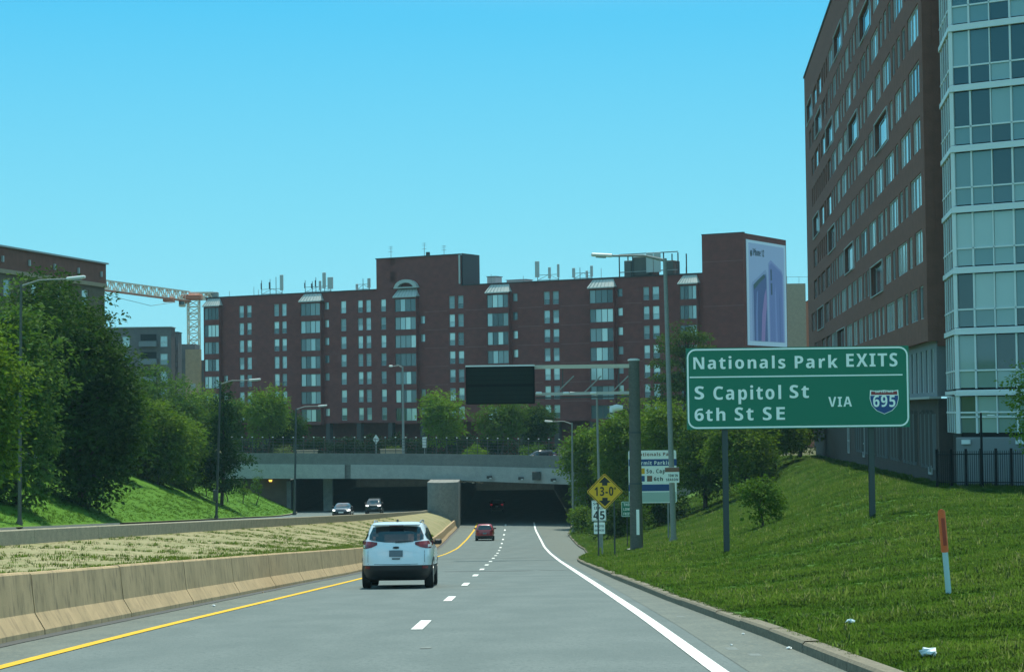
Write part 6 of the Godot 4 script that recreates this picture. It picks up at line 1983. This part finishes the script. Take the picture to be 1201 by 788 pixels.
	car("red_car", "small red hatchback ahead near the tunnel mouth", Vector3(p.x, road_y(d) + .008, -d), -.03, 0.0, M.car_red, hatch, 0, ho)
	d = 262.0
	p = at(588, 604, 262.0)
	car("tunnel_car", "dark car with red tail lights inside the dark tunnel", Vector3(-2.2, road_y(d) + .008, -d), 0.0, 0.0, M.car_dark, hatch, 2, ho)
	# oncoming
	var sedan := [[.14, -2.05, 2.05, .72], [.24, -2.25, 2.25, .84], [.42, -2.35, 2.32, .90], [.60, -2.32, 2.32, .905], [.74, -2.2, 2.3, .90], [.82, -1.95, 2.2, .885], [.88, -1.1, 1.95, .86], [1.02, -.75, 1.55, .79], [1.18, -.4, 1.25, .70], [1.28, -.1, 1.0, .61], [1.33, .1, .7, .48]]
	var do := {"rear_glass": [[-.62, .92, 1.0], [0, .90, 1.24], [.62, .92, 1.0]], "front_glass": [[-.72, .89, .95], [-.60, .89, 1.2], [0, .88, 1.27], [.60, .89, 1.2], [.72, .89, .95]], "side_glass": [[-.75, .90, .95], [-.2, .91, 1.2], [.5, .92, 1.24], [1.2, .92, 1.05]],
		"tail": [[.84, .62, .78], [.5, .64, .76]], "head": [[.86, .58, .74], [.70, .56, .74], [.56, .56, .68]], "mirror_z": -.6, "belt": .88, "wheel_f": -1.4, "wheel_r": 1.4, "wheel": .33, "split": .34,
		"front_bits": [["grille", [[-.5, .36, .52], [.5, .36, .52]], .015, M.car_black], ["license_plate", [[-.24, .38, .50], [.24, .38, .50]], .03, M.sign_white]]}
	d = 198.0
	p = at(400, 606, 196.0)
	car("dark_sedan", "dark blue low sedan driving towards the viewer on the opposing road", Vector3(p.x, left_y(d) + .008, -d), .035, PI, M.car_navy, sedan, 1, do)
	var so2 := so.duplicate()
	so2["front_bits"] = [["grille", [[-.5, .70, .90], [.5, .70, .90]], .015, M.panel_black], ["license_plate", [[-.2, .50, .60], [.2, .50, .60]], .03, M.plate_grey]]
	d = 226.0
	p = at(437.5, 602, 224.0)
	car("dark_suv", "dark grey sport utility car coming out of the left tunnel mouth", Vector3(p.x, left_y(d) + .008, -d), .03, PI, M.car_dark, suv, 1, so2)
	p = at(631, 535, 243.0)
	car("street_car", "black car on the overpass street, its roof just above the parapet", Vector3(p.x, -4.62, -241.5), 0.0, PI * .5 + .25, M.car_navy, suv, 0, so)

# ---------- small things ----------
func make_details() -> void:
	# leaning marker post on the lawn
	var d := 30.0
	var a := at(1113.5, 698, d)
	a.y = right_y(a.x, d)
	var b := at(1104.5, 597, d)
	var o := thing("utility_marker", a, "orange topped white utility marker post leaning in the lawn", "marker post")
	var m := a.lerp(b, .52)
	var g := Geo.new(); g.tube([a - (b - a) * .12, m], [.042, .042], 14); part("post", g, flat(.46, .60, .60, .5), o)
	g = Geo.new()
	var ax := (b - m).normalized()
	g.tube([m - ax * .02, m + ax * .005, b - ax * .05, b - ax * .02, b], [.048, .056, .056, .045, .012], 14); part("orange_sleeve", g, M.orange, o)
	g = Geo.new(); g.box(m.lerp(b, .46) + Vector3(0, 0, .052), Vector3(.05, .40, .012), Basis(Vector3.BACK, atan2(a.x - b.x, b.y - a.y))); part("warning_label", g, flat(.38, .05, .02, .6), o)
	# litter
	var spots := [[1090, 768, .13, "crumpled white paper lying in the grass below the marker post"], [998, 731, .09, "crushed pale bottle lying in the lawn grass"], [940, 763, .05, "white paper scrap against the kerb"], [1000, 784, .07, "folded white wrapper against the kerb near the crumpled paper"], [872, 744, .03, "tiny white scrap on the right shoulder"], [926, 761, .05, "flat white scrap on the right shoulder beside the kerb"], [858, 757, .025, "smallest white crumb on the right shoulder"], [250, 711, .06, "white scrap at the foot of the tan barrier"], [308, 695, .04, "small brown scrap at the foot of the tan barrier"]]
	var k := 0
	for s in spots:
		var pos := Vector3.ZERO
		var dd := 15.0
		while dd < 80.0:
			var q := at(s[0], s[1], dd)
			var gy := road_y(dd) + .012
			if q.x > interp(KERB_X, dd) + .2: gy = right_y(q.x, dd) + .05
			if q.y < gy:
				pos = Vector3(q.x, gy, -dd); break
			dd += .1
		g = Geo.new()
		var R: float = s[2] * .7
		var rg := RandomNumberGenerator.new(); rg.seed = 50 + k
		var rows := []
		for i in 6:
			var r := PackedVector3Array()
			for j in 9:
				var th := PI * i / 5.0
				var ph := TAU * (j % 8) / 8.0
				var rr := R * (.75 + .35 * sin(ph * 3.0 + i * 2.1 + k) * sin(th * 2.0 + k))
				r.append(pos + Vector3(sin(th) * cos(ph) * rr * 1.2, cos(th) * rr * .55 + R * .3, sin(th) * sin(ph) * rr))
			rows.append(r)
		for i in 5:
			for j in 8:
				g.face(rows[i][j], rows[i][j + 1], rows[i + 1][j + 1]); g.face(rows[i][j], rows[i + 1][j + 1], rows[i + 1][j])
		var mat: Material = M.litter
		if k == 1: mat = flat(.45, .60, .62, .3)
		if k == 8: mat = M.beige
		tag(part("litter", g, mat), s[3], "litter", "scraps of litter")
		k += 1
	# iron fence in front of the glass tower
	var f0 := at(1100, 570, 96.5); var f1 := at(1260, 576, 90.0)
	f0.y = right_y(f0.x, 96.5); f1.y = right_y(f1.x, 90.0)
	var fo := thing("iron_fence", f0, "black iron picket fence between the lawn and the glass tower", "fence")
	for y in [.25, 1.55]:
		g = Geo.new(); g.bar(f0 + Vector3(0, y, 0), f1 + Vector3(0, y, 0), .04, .05); part("rail", g, M.black, fo)
	var nn := 62
	for i in nn + 1:
		var q := f0.lerp(f1, i / float(nn))
		g = Geo.new()
		if i % 7 == 0: g.box(q + Vector3(0, .85, 0), Vector3(.11, 1.9, .11), Basis.IDENTITY, .012); part("post", g, M.black, fo)
		else: g.box(q + Vector3(0, .9, 0), Vector3(.025, 1.6, .025)); part("picket", g, M.black, fo)
	# signs on the overpass deck edge
	for s in [[441, 232.8, "white diamond-shaped plate on a short post behind the overpass railing", .8], [498, 231.6, "white upright plate on a short post behind the overpass railing", .5]]:
		var q := at(s[0], 530, s[1] + 1.2)
		var ft := Vector3(q.x, -4.35, q.z)
		var so := thing("deck_sign", ft, s[2], "sign")
		g = Geo.new(); g.tube([ft, ft + Vector3(0, 3.1, 0)], [.05, .05], 8); part("post", g, M.galv, so)
		g = Geo.new()
		if s[3] > .6: g.prism(rounded(.72, .72, .04), Transform3D(Basis(Vector3.BACK, PI / 4).scaled(Vector3(.75, 1.1, 1)), ft + Vector3(0, 3.0, .06)), .02)
		else: g.prism(rounded(.5, 1.2, .06), Transform3D(Basis.IDENTITY, ft + Vector3(0, 2.6, .06)), .02)
		part("plate", g, M.lamp_head, so)
	# pale street wall behind the railing and a low planter
	var wl := [[655, 700, 243.0, "pale yellow low wall along the street on the overpass"], [348, 372, 243.0, "tan stone planter wall behind the railing left of the pale lamp"], [446, 474, 243.0, "tan stone planter wall behind the railing at the pale lamp"]]
	for w in wl:
		var p0 := at(w[0], 530, w[2]); var p1 := at(w[1], 530, w[2])
		var ft := Vector3((p0.x + p1.x) * .5, -4.4, -w[2])
		var so := thing("planter_wall", ft, w[3], "wall")
		g = Geo.new(); g.box(ft + Vector3(0, .85, 0), Vector3(p1.x - p0.x, 1.7, .5), Basis.IDENTITY, .05); part("wall", g, M.beige, so)
		g = Geo.new(); g.box(ft + Vector3(0, 1.74, 0), Vector3(p1.x - p0.x + .15, .1, .65), Basis.IDENTITY, .02); part("coping", g, M.low_wall, so)

func _ready() -> void:
	rng.seed = 20240611
	make_view()
	make_materials()
	make_ground()
	make_kerb()
	make_barriers()
	make_overpass()
	make_brown_building()
	make_right_building()
	make_far_buildings()
	make_crane()
	make_trees()
	make_lamps()
	make_guide_sign()
	make_signs()
	make_gantry()
	make_cars()
	make_details()
	make_grass()
